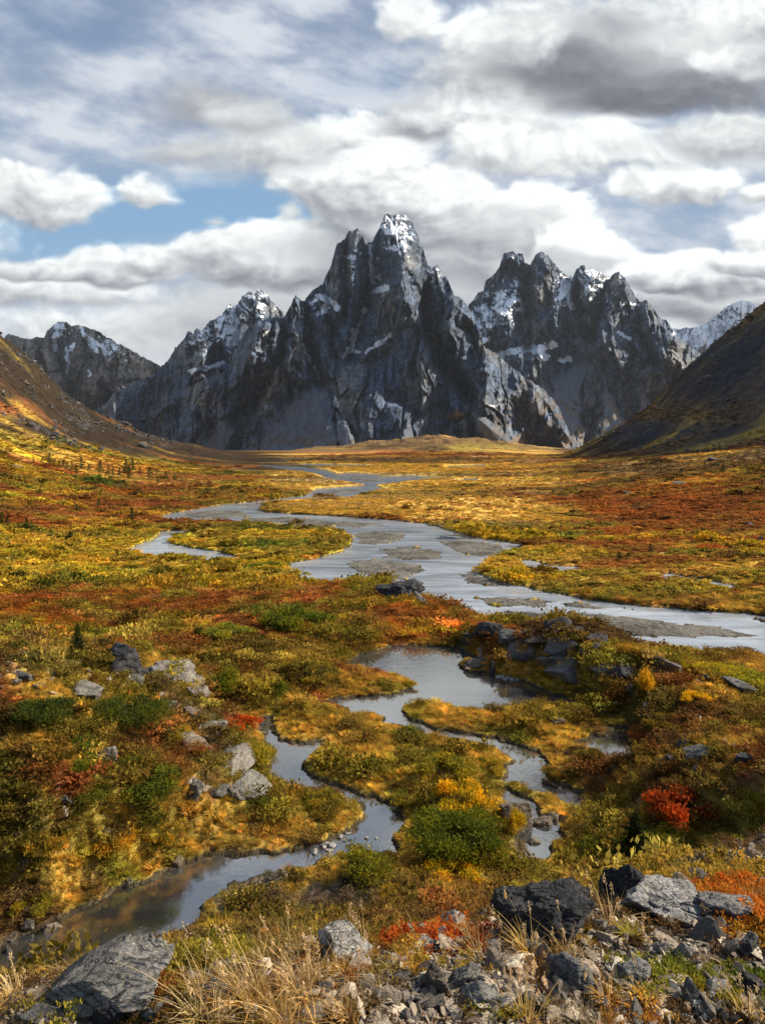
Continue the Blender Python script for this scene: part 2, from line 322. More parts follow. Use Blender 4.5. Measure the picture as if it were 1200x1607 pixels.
def facets(u, v, su, sv, seed, tilt=.9):
    """broken planar slabs: every Voronoi cell is a plane with a tilt of its own"""
    a = u / su; b = v / sv; a0 = np.floor(a).astype(np.int32); b0 = np.floor(b).astype(np.int32)
    f1 = np.full(a.shape, 9., np.float32); f2 = f1.copy(); out = np.zeros(a.shape, np.float32)
    T = np.random.RandomState(seed).rand(5, 4096).astype(np.float32)
    for di in (-1, 0, 1):
        for dj in (-1, 0, 1):
            h = ((a0 + di) * 73856093 ^ (b0 + dj) * 19349663) & 4095
            cx = a0 + di + .1 + .8 * T[0][h]; cy = b0 + dj + .1 + .8 * T[1][h]
            dx = (a - cx).astype(np.float32); dy = (b - cy).astype(np.float32); d = dx * dx + dy * dy
            val = (T[2][h] - .5) + tilt * ((T[3][h] - .5) * 2 * dx + (T[4][h] - .5) * 1.4 * dy)
            q = d < f1; f2 = np.where(q, f1, np.minimum(f2, d)); f1 = np.where(q, d, f1); out = np.where(q, val, out)
    e = np.sqrt(f2) - np.sqrt(f1)
    return out, e
# ---------------------------------------------------------------- vegetation colour map
GOLD=(.50,.315,.055); YEL=(.50,.35,.03); LIME=(.31,.28,.04); GRN=(.11,.15,.022); DGRN=(.035,.055,.014); OLI=(.25,.195,.035)
RUST=(.29,.10,.032); ORG=(.48,.14,.022); RED=(.30,.05,.015); BRN=(.15,.09,.04); DBR=(.026,.019,.013); TAN=(.36,.26,.13); DIRT=(.13,.10,.07)
ROCK=(.20,.185,.165); GRV=(.105,.097,.083); STRAW=(.50,.36,.16); MEAD=(.50,.31,.07); SCREE_SHADE=(.028,.030,.037)  # last one: dark slate scree with the right hill's shade put into its colour
PAL = np.array([GOLD,YEL,LIME,GRN,DGRN,OLI,RUST,ORG,RED,BRN,DBR,TAN,DIRT,ROCK,GRV,STRAW,MEAD,SCREE_SHADE])
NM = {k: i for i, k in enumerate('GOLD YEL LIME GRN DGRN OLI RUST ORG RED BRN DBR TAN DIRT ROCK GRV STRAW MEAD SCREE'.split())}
# bands: (row from, row to, column from, column to, weights)
BASES = [
 (0, 745, 880, 2000, dict(BRN=3, RUST=1.2, GOLD=1.2, DBR=1.5, OLI=1)),
 (0, 730, 430, 900, dict(TAN=1.6, GOLD=3, BRN=2, RUST=.6, OLI=.5)),
 (0, 690, -900, 430, dict(BRN=2, OLI=1.4, RUST=1.4, GOLD=1.3, DBR=1)),
 (690, 830, -900, 430, dict(RUST=2.6, OLI=1.6, YEL=1.2, GRN=1.1, ORG=1, GOLD=1.2, BRN=.8)),
 (728, 830, 430, 900, dict(GOLD=4, TAN=1.4, OLI=1, RUST=.8, BRN=.5)),
 (745, 860, 880, 2000, dict(RUST=3, ORG=1.6, GOLD=1.3, OLI=1.2, BRN=1, LIME=.6)),
 (860, 980, 700, 2000, dict(GOLD=2.2, OLI=2.2, RUST=1.4, YEL=1, LIME=.8, BRN=.5)),
 (830, 925, -900, 700, dict(YEL=2.6, LIME=1.4, OLI=2.0, GRN=.9, GOLD=2.4, ORG=.5)),
 (925, 1010, -900, 800, dict(RUST=3.4, ORG=1.6, RED=.4, OLI=1.6, LIME=1.2, BRN=1, YEL=1.0)),
 (1010, 1110, -900, 1000, dict(OLI=3.0, BRN=1.2, RUST=1.7, GOLD=2.6, LIME=1.2, ORG=.4, YEL=.4)),
 (1110, 1250, -900, 380, dict(BRN=2.0, OLI=2.6, RUST=1.6, DBR=1.2, GOLD=1.8, GRN=1.0)),
 (1110, 1400, 380, 900, dict(GOLD=4.0, OLI=3.6, BRN=.7, LIME=1.0, DIRT=.3)),
 (1010, 1250, 900, 2000, dict(BRN=2.4, OLI=2.6, RUST=1.6, GOLD=1.6, DBR=1.2)),
 (1250, 1460, -900, 380, dict(OLI=3.6, GOLD=2, BRN=1.2, LIME=.8, GRN=.6)),
 (1250, 1400, 900, 2000, dict(OLI=2.6, GOLD=1.4, BRN=1.8, LIME=.9, RUST=.6)),
 (1400, 9999, -900, 2000, dict(OLI=1.8, BRN=2, GOLD=1.5, DIRT=1.2, RUST=.6)),
]
# patches: (cx, cy, rx, ry, kind, strength)
PATCH = [
 (60,945,130,13,'ORG',3),(300,955,190,18,'RUST',5),(280,945,130,9,'ORG',5),(120,935,110,10,'RUST',4),(350,930,60,8,'ORG',3),(240,970,60,8,'YEL',3),(30,1000,60,8,'ORG',4),(60,1030,50,8,'ORG',4),
 (480,935,80,12,'RUST',5),(620,975,100,20,'RUST',5),(690,975,55,13,'ORG',5),(560,1000,60,8,'BRN',3),(330,1010,120,20,'RUST',3),(150,985,120,16,'RUST',2),
 (230,900,230,22,'YEL',3),(420,905,60,12,'OLI',3),(330,890,120,10,'LIME',3),(90,915,100,8,'LIME',3),(200,870,150,12,'YEL',2),(60,870,90,14,'YEL',3),
 (190,790,130,16,'RUST',6),(60,800,80,14,'RUST',5),(250,765,60,16,'RUST',5),(320,745,60,14,'BRN',3),(110,825,120,10,'LIME',3),(250,830,50,12,'GRN',3),(60,850,70,8,'RUST',3),
 (60,770,100,8,'YEL',3),(20,795,30,8,'YEL',4),(80,735,120,9,'RUST',4),(40,690,70,14,'LIME',3),(60,700,80,12,'GRN',3),(150,720,80,10,'YEL',2),(200,730,40,12,'YEL',3),(230,715,40,8,'GRN',3),(60,660,90,12,'YEL',2),(20,645,60,8,'RUST',2),(330,775,60,10,'OLI',3),
 (150,670,120,14,'DBR',20),(230,690,110,10,'DBR',20),(330,712,110,8,'DBR',20),(60,610,70,20,'DBR',20),(100,650,90,10,'BRN',4),(0,556,70,28,'DBR',60),(60,598,60,24,'DBR',60),(120,638,60,22,'DBR',60),(190,677,70,20,'DBR',60),(270,699,80,15,'DBR',60),(360,717,80,12,'DBR',50),(430,731,60,9,'DBR',30),(420,735,90,10,'DBR',2),  # upper left hill: dark heath, with cloud shade put into the colour
 (400,845,110,10,'OLI',5),(480,850,60,9,'LIME',3),(390,825,80,5,'GRN',2),(330,855,60,8,'GOLD',3),
 (500,795,60,6,'GOLD',4),(640,790,90,12,'GOLD',4),(600,770,120,10,'TAN',3),(620,735,200,7,'GOLD',6),(520,750,40,5,'OLI',2),(740,796,100,12,'MEAD',60),(730,808,80,6,'MEAD',30),(640,735,160,3,'MEAD',4),(720,808,90,9,'YEL',3),(760,790,60,7,'TAN',5),(640,760,80,5,'GOLD',6),(640,745,180,6,'TAN',3),(790,770,60,6,'RUST',3),
 (620,722,190,4,'BRN',15),(690,690,200,14,'BRN',30),(640,700,90,8,'DBR',30),(750,700,60,8,'OLI',20),(500,706,120,5,'BRN',20),(620,712,260,5,'RUST',12),(820,712,60,6,'GOLD',6),
 (780,830,90,8,'OLI',4),(820,812,40,8,'LIME',4),(870,800,30,8,'LIME',4),
 (1060,800,170,26,'RUST',5),(1010,790,120,18,'ORG',3),(1120,770,100,14,'ORG',3),(1150,830,80,12,'RUST',4),(950,770,60,8,'OLI',3),(1020,740,140,12,'BRN',4),(1100,725,100,10,'GOLD',2),(1000,845,150,8,'YEL',5),(1150,852,80,9,'YEL',4),(1120,832,90,9,'OLI',3),
 (950,860,90,9,'RUST',5),(1100,868,110,5,'DIRT',6),(1000,882,110,10,'RUST',5),(1100,890,100,9,'RUST',5),(870,870,60,9,'GOLD',5),(900,905,60,10,'OLI',2),(1000,920,120,12,'OLI',3),(1150,945,70,8,'GOLD',3),(790,895,45,12,'YEL',4),(850,915,70,8,'GOLD',4),(1180,880,70,10,'RUST',4),
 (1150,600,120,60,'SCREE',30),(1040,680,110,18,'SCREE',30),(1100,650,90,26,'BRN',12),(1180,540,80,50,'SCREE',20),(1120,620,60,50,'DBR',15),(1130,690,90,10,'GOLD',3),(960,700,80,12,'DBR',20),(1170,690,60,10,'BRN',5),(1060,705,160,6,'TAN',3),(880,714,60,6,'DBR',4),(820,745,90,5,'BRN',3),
 (460,965,80,14,'GRN',8),(570,945,40,12,'GRN',6),(350,995,60,10,'LIME',4),(150,1000,50,14,'LIME',4),(210,985,30,8,'LIME',4),
 (550,1035,60,10,'GOLD',5),(480,1040,70,12,'OLI',3),(570,1065,80,14,'GOLD',3),(500,1020,120,10,'OLI',3),(430,1060,80,20,'RUST',2),
 (500,1140,90,24,'GOLD',6),(740,1122,110,12,'GOLD',8),(860,1140,90,16,'GOLD',3),(640,1190,150,32,'GOLD',3),(700,1180,60,14,'BRN',3),(600,1200,60,20,'BRN',2),(540,1180,50,16,'OLI',3),
 (880,1150,80,20,'BRN',2),(880,1200,50,20,'GOLD',3),(1000,1200,90,30,'RUST',2),(1080,1230,120,40,'BRN',3),(930,1230,70,20,'RUST',2),
 (1090,1290,60,16,'RED',5),(1020,1080,60,20,'GOLD',3),(1050,1080,90,24,'RUST',3),(1080,1140,100,20,'RUST',3),(1150,1100,70,12,'BRN',4),
 (1120,1050,90,20,'YEL',3),(1150,1070,70,14,'LIME',3),(1050,1035,60,10,'LIME',3),
 (900,1000,70,12,'BRN',3),(900,1030,120,22,'DIRT',3),(960,1050,80,14,'ROCK',4),(860,1040,60,14,'ROCK',2),(1060,1070,60,10,'ROCK',2),
 (80,1040,110,22,'ROCK',5),(150,1060,60,14,'DIRT',3),(30,1055,50,20,'RUST',1),(250,1060,50,30,'ROCK',2),(310,1130,50,40,'ROCK',3),(350,1210,60,34,'ROCK',3),(270,1090,60,24,'OLI',3),(40,1300,70,50,'BRN',3),(30,1280,40,30,'ROCK',2),(240,1180,70,22,'RUST',3),(40,1150,60,16,'RED',2),
 (200,1220,80,12,'RUST',4),(380,1130,50,16,'RED',4),(420,1200,60,14,'LIME',2),
 (480,1290,100,30,'GOLD',4),(430,1270,70,20,'OLI',3),(200,1350,120,20,'GOLD',2),(480,1400,120,26,'DIRT',40),(440,1385,60,12,'DIRT',5),(560,1420,60,24,'DBR',4),
 (740,1410,80,16,'RED',5),(700,1440,60,14,'RUST',4),(790,1395,70,10,'DIRT',4),(620,1400,60,10,'YEL',4),(720,1370,90,8,'YEL',4),
 (790,1275,30,10,'YEL',4),(880,1310,40,30,'BRN',2),(920,1290,80,24,'OLI',3),
]
def veg(px, py, x, Y, seed=0):
    """colour at ground points: plant patches with warped, ragged outlines"""
    U = px / (40. * (1 + 1.3 * ss(Y, 90, 260))); V = np.log(np.maximum(Y, 1.)) * 27.
    wx = fbm(U / 2.6, V / 2.2, 51, 4) * 46; wy = fbm(U / 2.6 + 40, V / 2.2, 52, 4) * 20 * np.clip((py - 660) / 300, .25, 1.6)
    qx = px + wx; qy = py + wy
    W = np.full((len(px), len(PAL)), 1e-4)
    for (r0, r1, c0, c1, w) in BASES:
        b = ss(qy, r0 - 8, r0 + 8) * (1 - ss(qy, r1 - 8, r1 + 8)) * ss(qx, c0 - 30, c0 + 30) * (1 - ss(qx, c1 - 30, c1 + 30))
        for k, v in w.items(): W[:, NM[k]] += b * v
    # patch noise picks one plant at a time
    for i in range(len(PAL)):
        q = W[:, i] > 1e-3
        if not q.any(): continue
        u = U[q]; v = V[q]
        n = fbm(u / 1.0 + i * 7.3, v / .8, 60 + i, 3)
        n2 = fbm(u / 3.4 + i * 7.3, v / 2.4, 90 + i, 2)
        W[q, i] *= np.exp(1.9 * n + 2.9 * n2)
    rag = np.maximum(0, fbm(U / .8, V / .7, 77, 3) + .45); rag2 = np.maximum(0, fbm(U / .8 + 9, V / .7, 78, 3) + .45)
    for j, (cx, cy, rx, ry, k, s) in enumerate(PATCH):
        q = np.flatnonzero((np.abs(qx - cx) < rx * 1.7) & (np.abs(qy - cy) < ry * 1.7))
        r = np.exp(-(((qx[q] - cx) / rx) ** 2 + ((qy[q] - cy) / ry) ** 2) ** 1.5 * .9)
        W[q, NM[k]] += s * r * (.5 + .8 * (rag, rag2)[j % 2][q])
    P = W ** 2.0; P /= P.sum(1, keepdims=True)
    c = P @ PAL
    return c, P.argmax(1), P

# ---------------------------------------------------------------- terrain mesh
def build_terrain():
    pxs = np.concatenate([np.arange(-2200, -640, 60.), np.arange(-640, -60, 14.), np.arange(-60, 1262, 1.55), np.arange(1264, 1860, 14.), np.arange(1880, 3400, 60.)])
    segs = [6, 14, 50, 40, 40, 36, 46, 74, 92, 70, 50, 90, 90, 72, 76, 100, 50, 8]
    # depth values: shared parameter t per column, following the stations
    tt = np.concatenate([k + np.arange(n) / n for k, n in enumerate(segs)] + [[NST - 1]])
    c = (np.clip(pxs, -699, 1899) + 700) / 5; i = np.clip(c.astype(int), 0, len(_PXT) - 2); fr = c - i
    LYc = _LY[:, i] * (1 - fr) + _LY[:, i + 1] * fr
    k = np.clip(tt.astype(int), 0, NST - 2); ft = (tt - k)[:, None]
    Y = np.exp(LYc[k] * (1 - ft) + LYc[k + 1] * ft) - 10
    PX = np.broadcast_to(pxs, Y.shape)
    X = (PX - 600) / F * np.maximum(Y, .5)
    # behind the camera the fan is closed off to a strip
    sh = Y.shape; x = X.ravel(); y = Y.ravel()
    z, s, bar, px = height(x, y, True)
    py = row_of(z, np.maximum(y, .3))
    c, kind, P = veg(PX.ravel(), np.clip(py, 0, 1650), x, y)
    # earth between near plants, its colour darkened for the shade under shrubs: the scattered plants carry the colour there
    nearm = (1 - ss(y, 60, 240))[:, None]
    c = lerp(c, c * .55 + np.array(DBR) * .35, nearm * .9)
    c = lerp(np.array(DIRT)[None] * .8, c, ss(y, 10, 18)[:, None])
    c[bar > .6] = np.array(GRV) * (1.0 + .25 * fbm(x[bar > .6] / 4, y[bar > .6] / 4, 8, 3))[:, None]
    wet = (s < .25) & (y > 22) & (bar < .6); c[wet] = np.array((.055, .043, .026))
    rockm = P[:, NM['ROCK']] + .6 * P[:, NM['GRV']] + .0
    rockm = np.where(y < 12, .3, rockm)
    V = np.stack([x, y, z], 1)
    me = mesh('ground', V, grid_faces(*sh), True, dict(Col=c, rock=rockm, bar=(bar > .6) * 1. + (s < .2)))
    m, nt = mat('ground_cover_soil')
    out = N(nt, 'ShaderNodeOutputMaterial'); b = N(nt, 'ShaderNodeBsdfPrincipled'); b.inputs['Roughness'].default_value = 1.; b.inputs['Specular IOR Level'].default_value = 0.
    at = N(nt, 'ShaderNodeAttribute', attribute_name='Col'); ra = N(nt, 'ShaderNodeAttribute', attribute_name='rock')
    g = N(nt, 'ShaderNodeNewGeometry'); tc = g.outputs['Position']
    n1 = noise(nt, tc, 1.3, 6, .65); n2 = noise(nt, tc, .12, 5, .6); n3 = noise(nt, tc, 14, 4, .6)
    f = math_n(nt, 'ADD', math_n(nt, 'MULTIPLY', n1, 1.1), math_n(nt, 'MULTIPLY', n2, .9))
    cc = mixc(nt, 1, at.outputs['Color'], ramp(nt, f, [(.6, .45), (1.0, 1.0), (1.4, 1.55)]), 'MULTIPLY')
    cc = mixc(nt, 1, cc, ramp(nt, n3, [(.3, .65), (.7, 1.25)]), 'MULTIPLY')
    L(nt, cc, b.inputs['Base Color'])
    bp = N(nt, 'ShaderNodeBump'); bp.inputs['Strength'].default_value = .9; bp.inputs['Distance'].default_value = .35
    hh = math_n(nt, 'ADD', n1, math_n(nt, 'MULTIPLY', n3, .12)); hh = math_n(nt, 'ADD', hh, math_n(nt, 'MULTIPLY', n2, 5.))
    L(nt, hh, bp.inputs['Height']); L(nt, bp.outputs[0], b.inputs['Normal']); L(nt, b.outputs[0], out.inputs[0])
    return obj('ground', me, m, label='autumn tundra valley floor and hillsides in rust, gold and olive around the river', kind='structure')
ground = build_terrain()

# ---------------------------------------------------------------- water
def water_mat(name, deep, clear, r, bump, sc, ior):
    m, nt = mat(name); out = N(nt, 'ShaderNodeOutputMaterial')
    g = N(nt, 'ShaderNodeNewGeometry'); mp = N(nt, 'ShaderNodeMapping'); mp.inputs['Scale'].default_value = (1, .55, 1); L(nt, g.outputs['Position'], mp.inputs[0])
    n1 = noise(nt, mp.outputs[0], sc, 5, .6); n2 = noise(nt, mp.outputs[0], sc * .13, 3, .5)
    bp = N(nt, 'ShaderNodeBump'); bp.inputs['Strength'].default_value = bump; bp.inputs['Distance'].default_value = .1
    st = ramp(nt, n2, [(.35, .35), (.7, 1.)])
    L(nt, math_n(nt, 'MULTIPLY', n1, st), bp.inputs['Height'])
    fr = N(nt, 'ShaderNodeFresnel'); fr.inputs[0].default_value = ior; L(nt, bp.outputs[0], fr.inputs['Normal'])
    gl = N(nt, 'ShaderNodeBsdfGlossy'); gl.inputs['Roughness'].default_value = r; L(nt, bp.outputs[0], gl.inputs['Normal'])
    df = N(nt, 'ShaderNodeBsdfDiffuse'); df.inputs['Color'].default_value = deep + (1,)
    mp3 = N(nt, 'ShaderNodeMapping'); mp3.inputs['Scale'].default_value = (.035, .16, 1); mp3.inputs['Rotation'].default_value = (0, 0, .25); L(nt, g.outputs['Position'], mp3.inputs[0]); n5 = noise(nt, mp3.outputs[0], 1., 6, .6, dist=1.2)
    L(nt, mixc(nt, ramp(nt, n5, [(.38, 0), (.62, 1)]), tuple(c * .62 for c in deep), tuple(min(1, c * 1.3) for c in deep)), df.inputs['Color'])
    tr = N(nt, 'ShaderNodeBsdfTransparent'); tr.inputs['Color'].default_value = (.62, .55, .42, 1)
    under = N(nt, 'ShaderNodeMixShader'); under.inputs[0].default_value = clear; L(nt, df.outputs[0], under.inputs[1]); L(nt, tr.outputs[0], under.inputs[2])
    mx = N(nt, 'ShaderNodeMixShader'); L(nt, fr.outputs[0], mx.inputs[0]); L(nt, under.outputs[0], mx.inputs[1]); L(nt, gl.outputs[0], mx.inputs[2])
    L(nt, mx.outputs[0], out.inputs[0]); return m
RIVM = water_mat('river_water', (.30, .335, .375), .04, .08, .8, 1.2, 2.1)
PONM = water_mat('pond_water', (.050, .052, .052), .15, .015, .12, 3.0, 5.5)
def sheet(name, pts, z, m, label):
    V = [(a, b, z) for a, b in pts]
    obj(name, mesh(name, V, [np.array([list(range(len(V)))])], False), m, label=label, kind='structure')
sheet('river', [(-900, 88), (900, 88), (1500, 1600), (-1500, 1600)], ZR, RIVM, 'silver braided river winding down the valley floor')
W2 = lambda px, Y: ((px - 600) / F * Y, Y)
sheet('pond', [W2(-140, 23.5), W2(1010, 23.5), W2(1010, 57), W2(800, 57), W2(790, 68), W2(-140, 68)], ZP, PONM, 'still pond and the small stream that loops out of it')

# ---------------------------------------------------------------- mountains (relief with real depth, back slopes included)
def seg_d(px, py, pl):
    """distance to polyline and signed side (positive = right of it)"""
    best = np.full(px.shape, 1e9); side = np.zeros(px.shape); tpar = np.zeros(px.shape); n = len(pl) - 1
    for k in range(n):
        (ax, ay), (bx, by) = pl[k], pl[k + 1]; ex, ey = bx - ax, by - ay
        t = np.clip(((px - ax) * ex + (py - ay) * ey) / (ex * ex + ey * ey), 0, 1)
        dx = px - (ax + t * ex); dy = py - (ay + t * ey); d = np.hypot(dx, dy)
        q = d < best; best = np.where(q, d, best)
        sg = np.sign((ex) * (-(py - ay)) + ey * (px - ax)); sg = np.where(ey == 0, 1, sg)
        side = np.where(q, sg, side); tpar = np.where(q, (k + t) / n, tpar)
    return best, side, tpar
def rock_mat(name):
    m, nt = mat(name); out = N(nt, 'ShaderNodeOutputMaterial'); b = N(nt, 'ShaderNodeBsdfPrincipled'); b.inputs['Roughness'].default_value = .85; b.inputs['Specular IOR Level'].default_value = .25
    at = N(nt, 'ShaderNodeAttribute', attribute_name='Col'); sn = N(nt, 'ShaderNodeAttribute', attribute_name='snow')
    g = N(nt, 'ShaderNodeNewGeometry'); mp = N(nt, 'ShaderNodeMapping'); mp.inputs['Scale'].default_value = (1, .6, .42); L(nt, g.outputs['Position'], mp.inputs[0])
    n1 = noise(nt, mp.outputs[0], .022, 8, .68); n2 = noise(nt, mp.outputs[0], .09, 6, .7, dist=.4)
    v = N(nt, 'ShaderNodeTexVoronoi', feature='DISTANCE_TO_EDGE'); v.inputs['Scale'].default_value = .03; L(nt, mixv(nt, mp.outputs[0], n1), v.inputs['Vector'])
    cc = mixc(nt, 1, at.outputs['Color'], ramp(nt, n1, [(.34, .55), (.5, 1.), (.66, 1.5)]), 'MULTIPLY')
    cc = mixc(nt, 1, cc, ramp(nt, n2, [(.36, .5), (.64, 1.6)]), 'MULTIPLY')
    cc = mixc(nt, 1, cc, ramp(nt, v.outputs[0], [(0, .6), (.12, 1)]), 'MULTIPLY')
    sm = math_n(nt, 'ADD', sn.outputs['Fac'], math_n(nt, 'MULTIPLY', math_n(nt, 'SUBTRACT', n2, .5), .9))
    sf = ramp(nt, sm, [(.44, 0), (.58, 1)])
    cc = mixc(nt, sf, cc, (.86, .88, .90))
    sc_ = N(nt, 'ShaderNodeAttribute', attribute_name='scree'); cc = mixc(nt, math_n(nt, 'MULTIPLY', sc_.outputs['Fac'], .8), cc, mixc(nt, 1, at.outputs['Color'], ramp(nt, n2, [(.35, .8), (.65, 1.2)]), 'MULTIPLY'))
    L(nt, cc, b.inputs['Base Color'])
    bp = N(nt, 'ShaderNodeBump'); L(nt, math_n(nt, 'SUBTRACT', 1., math_n(nt, 'MULTIPLY', sc_.outputs['Fac'], .85)), bp.inputs['Strength']); bp.inputs['Distance'].default_value = 8
    hh = math_n(nt, 'ADD', n1, math_n(nt, 'MULTIPLY', n2, .35)); L(nt, hh, bp.inputs['Height']); L(nt, bp.outputs[0], b.inputs['Normal'])
    L(nt, b.outputs[0], out.inputs[0]); return m
def mixv(nt, vec, fac):
    n = N(nt, 'ShaderNodeVectorMath', operation='ADD'); L(nt, vec, n.inputs[0])
    s = N(nt, 'ShaderNodeVectorMath', operation='SCALE'); L(nt, fac, s.inputs[0]); s.inputs['Scale'].default_value = 25.; L(nt, s.outputs[0], n.inputs[1]); return n.outputs[0]
ROCKM = rock_mat('mountain_rock')

def mountain(name, label, ridge, base, Yr, Yb, spurs=(), gullies=(), snow_lines=(), snow_top=(), seed=0, nx=520, ny=360, jag=3., rock=(.066, .092, .135), warm=(.15, .152, .155),
             snow_amt=0., snow_lo=600, talus=(), tint=(), prof=.75, rough=1., nsp=26, conv=(600, 400)):
    rp = np.array(ridge, float); bp_ = np.array(base, float)
    cx = np.linspace(rp[0, 0], rp[-1, 0], nx)
    top = np.interp(cx, rp[:, 0], rp[:, 1]); bot = np.interp(cx, bp_[:, 0], bp_[:, 1])
    top = top + (fbm(cx / 9, cx * 0, seed, 4) * jag - np.maximum(0, ridged(cx / 5, cx * 0 + 3, seed + 3, 3)) * jag * .7) + jag * .3
    top = np.minimum(top, bot - 1)
    t = np.linspace(0, 1, ny)[:, None]
    PY = lerp(bot[None], top[None], t); PX = np.broadcast_to(cx[None], PY.shape).copy()
    u = PX * Yr / F; v = -(PY - HY) * Yr / F                      # metres across and up at the ridge's distance
    w1 = fbm(u / 300, v / 300, seed + 5, 3) * 60
    # depth: gentle skirts below, steep walls above
    hgt = (bot[None] - PY); H = np.maximum(60, (bp_[:, 1].max() - rp[:, 1].min()))
    a = np.clip(hgt / H, 0, 1)
    cm_, hw_ = conv; cv = np.clip(1 - np.abs((PX - cm_) / hw_) ** 1.7, 0, 1); Yb0 = Yb; Yb = lerp(Yr * .985, Yb0, cv)
    D = Yb + (Yr - Yb) * (1 - (1 - a) ** 1.0) ** prof * (.55 + .45 * a)
    D = D + (Yr - Yb0) * .12 * (t * 0 + fbm(u / 500, v / 900, seed + 6, 2))
    k = (Yr / 3200.) * rough
    env = ss(t * (bot - top)[None], 0, 30) * (1 - .0 * t)
    fr = lambda q: ridged((u + w1) / (150 * q), (v + w1 * .5) / (360 * q), seed + 11, 4)
    jt = pn(u / 40, v / 60, seed + 36) * 5
    f_a, e_a = facets(u + w1 + jt, v + w1 * .5 + u * .2, 92, 430, seed + 200); f_b, e_b = facets(u + w1 * .6 + jt, v - u * .2, 34, 150, seed + 201); f_c, e_c = facets(u + jt * .5, v + u * .35, 14, 46, seed + 202)
    Rel = 34 * fr(1.2) + 74 * f_a * ss(e_a, 0, .05) + 26 * f_b * ss(e_b, 0, .08) + 4 * f_c + 2.5 * fbm(u / 12, v / 18, seed + 31, 3) + 9 * ridged((u + w1 * .6 + v * .15) / 50, (v - u * .2) / 190, seed + 21, 4)
    Rel = Rel - 10 * (1 - ss(e_a, 0, .10)) - 5 * (1 - ss(e_b, 0, .10))
    tal = np.zeros_like(PX)
    for (pts, wd) in talus:
        dd, _, tp = seg_d(PX, PY, pts); ww = lerp(wd[0], wd[1], tp); tal = np.maximum(tal, 1 - ss(dd + fbm(u / 45, v / 90, seed + 40, 4) * (4 + ww * .25), ww * .45, ww * 1.05))
    rs = np.random.RandomState(seed + 99); auto = []
    for q in range(nsp):
        x0 = rs.uniform(rp[0, 0], rp[-1, 0]); y0 = np.interp(x0, rp[:, 0], rp[:, 1]) + rs.uniform(0, 60) * (q % 2); pts = [(x0, y0)]; dx = rs.normal() * .35
        for j in range(rs.randint(3, 6)):
            st_ = rs.uniform(18, 40); dx = dx * .8 + rs.normal() * .28 + .12 * np.sign(x0 - (rp[0, 0] + rp[-1, 0]) / 2); x0 += dx * st_; y0 += st_; pts.append((x0, y0))
        auto.append((pts, rs.uniform(40, 120), rs.uniform(7, 16), rs.uniform(9, 22)))
    for (pts, A, wl, wr) in auto:
        dd, sd, tp = seg_d(PX, PY, pts); w = np.where(sd > 0, wr, wl) * (1 + .4 * fbm(u / 70, v / 70, seed + 52, 3))
        D = D - A * (Yr / 3200.) * np.exp(-(dd / w) ** 1.1) * ss(tp, -.1, .1) * (1 - .9 * tal)
    D = D - 1.25 * Rel * k * env * (1 - .88 * tal)
    for (pts, A, wl, wr) in spurs:
        dd, sd, tp = seg_d(PX, PY, pts); w = np.where(sd > 0, wr, wl)
        w = w * (1 + .35 * fbm(u / 120, v / 120, seed + 50, 3))
        D = D - .8 * A * (1 - .6 * tp) * (Yr / 3200.) * np.exp(-(dd / w) ** 1.15) * ss(tp, -.1, .1)
    for (pts, A, w) in gullies:
        dd, sd, tp = seg_d(PX + fbm(u / 90, v / 90, seed + 51, 3) * 5, PY, pts); D = D + A * (Yr / 3200.) * np.exp(-(dd / w) ** 1.5)
    tpm = np.zeros_like(PX)
    for (pts, wd) in talus: tpm = np.maximum(tpm, seg_d(PX, PY, pts)[2] * (tal > 0))
    D = D - tal * (20 + 150 * tpm) * k
    X = (PX - 600) / F * D; Z = -(PY - HY) / F * D
    # normals for ledges and snow
    P = np.stack([X, D, Z], -1)
    du = np.gradient(P, axis=1); dv = np.gradient(P, axis=0); n = np.cross(du, dv); n /= np.linalg.norm(n, axis=-1, keepdims=True) + 1e-9
    nz = n[..., 2]; nz = np.where(n[..., 1] > 0, -nz, nz)
    alt = 1 - ss(PY, snow_lo - 160, snow_lo)
    sn = snow_amt * alt * (.38 + .8 * ss(nz, .05, .6) + .75 * fbm(u / 70, v / 45, seed + 60, 5) + .5 * pn((u - v) / 40, (u + v) / 14, seed + 61))
    for (x0, y0, rx, ry, s) in snow_top:
        sn = sn + s * np.exp(-(((PX - x0) / rx) ** 2 + ((PY - y0) / ry) ** 2)) * (.55 + .9 * fbm(u / 40, v / 30, seed + 62, 5) + .5 * ss(nz, 0, .6))
    for (pts, w, s) in snow_lines:
        dd, _, tp = seg_d(PX + fbm(u / 30, v / 30, seed + 63, 4) * 4, PY + fbm(u / 30 + 9, v / 30, seed + 64, 4) * 4, pts)
        ww = w * (1 + .5 * fbm(u / 40, v / 40, seed + 65, 3)); sn = np.maximum(sn, s * (1 - ss(dd, ww * .6, ww * 1.25)))
    c = lerp(np.array(rock), np.array(warm), ss(fbm(u / 160, v / 200, seed + 70, 4), -.1, .5)[..., None])
    st_ = fbm((u + w1 * .3) / 26, v / 150, seed + 71, 5, .6); sl_ = fbm((u + v * .9) / 60, (v - u * .6) / 12, seed + 73, 4, .6); cr_ = np.abs(pn((u + w1) / 34, (v - u * .4) / 60, seed + 74))
    c = c * np.clip(1 + .8 * st_ + .6 * sl_ - .6 * np.clip(.12 - cr_, 0, 1) / .12 * .8, .22, 2.6)[..., None]
    c = lerp(c, np.array((.105, .118, .142)) * (1 + .25 * fbm(u / 30, v / 90, seed + 75, 4))[..., None], (tal * .92)[..., None])
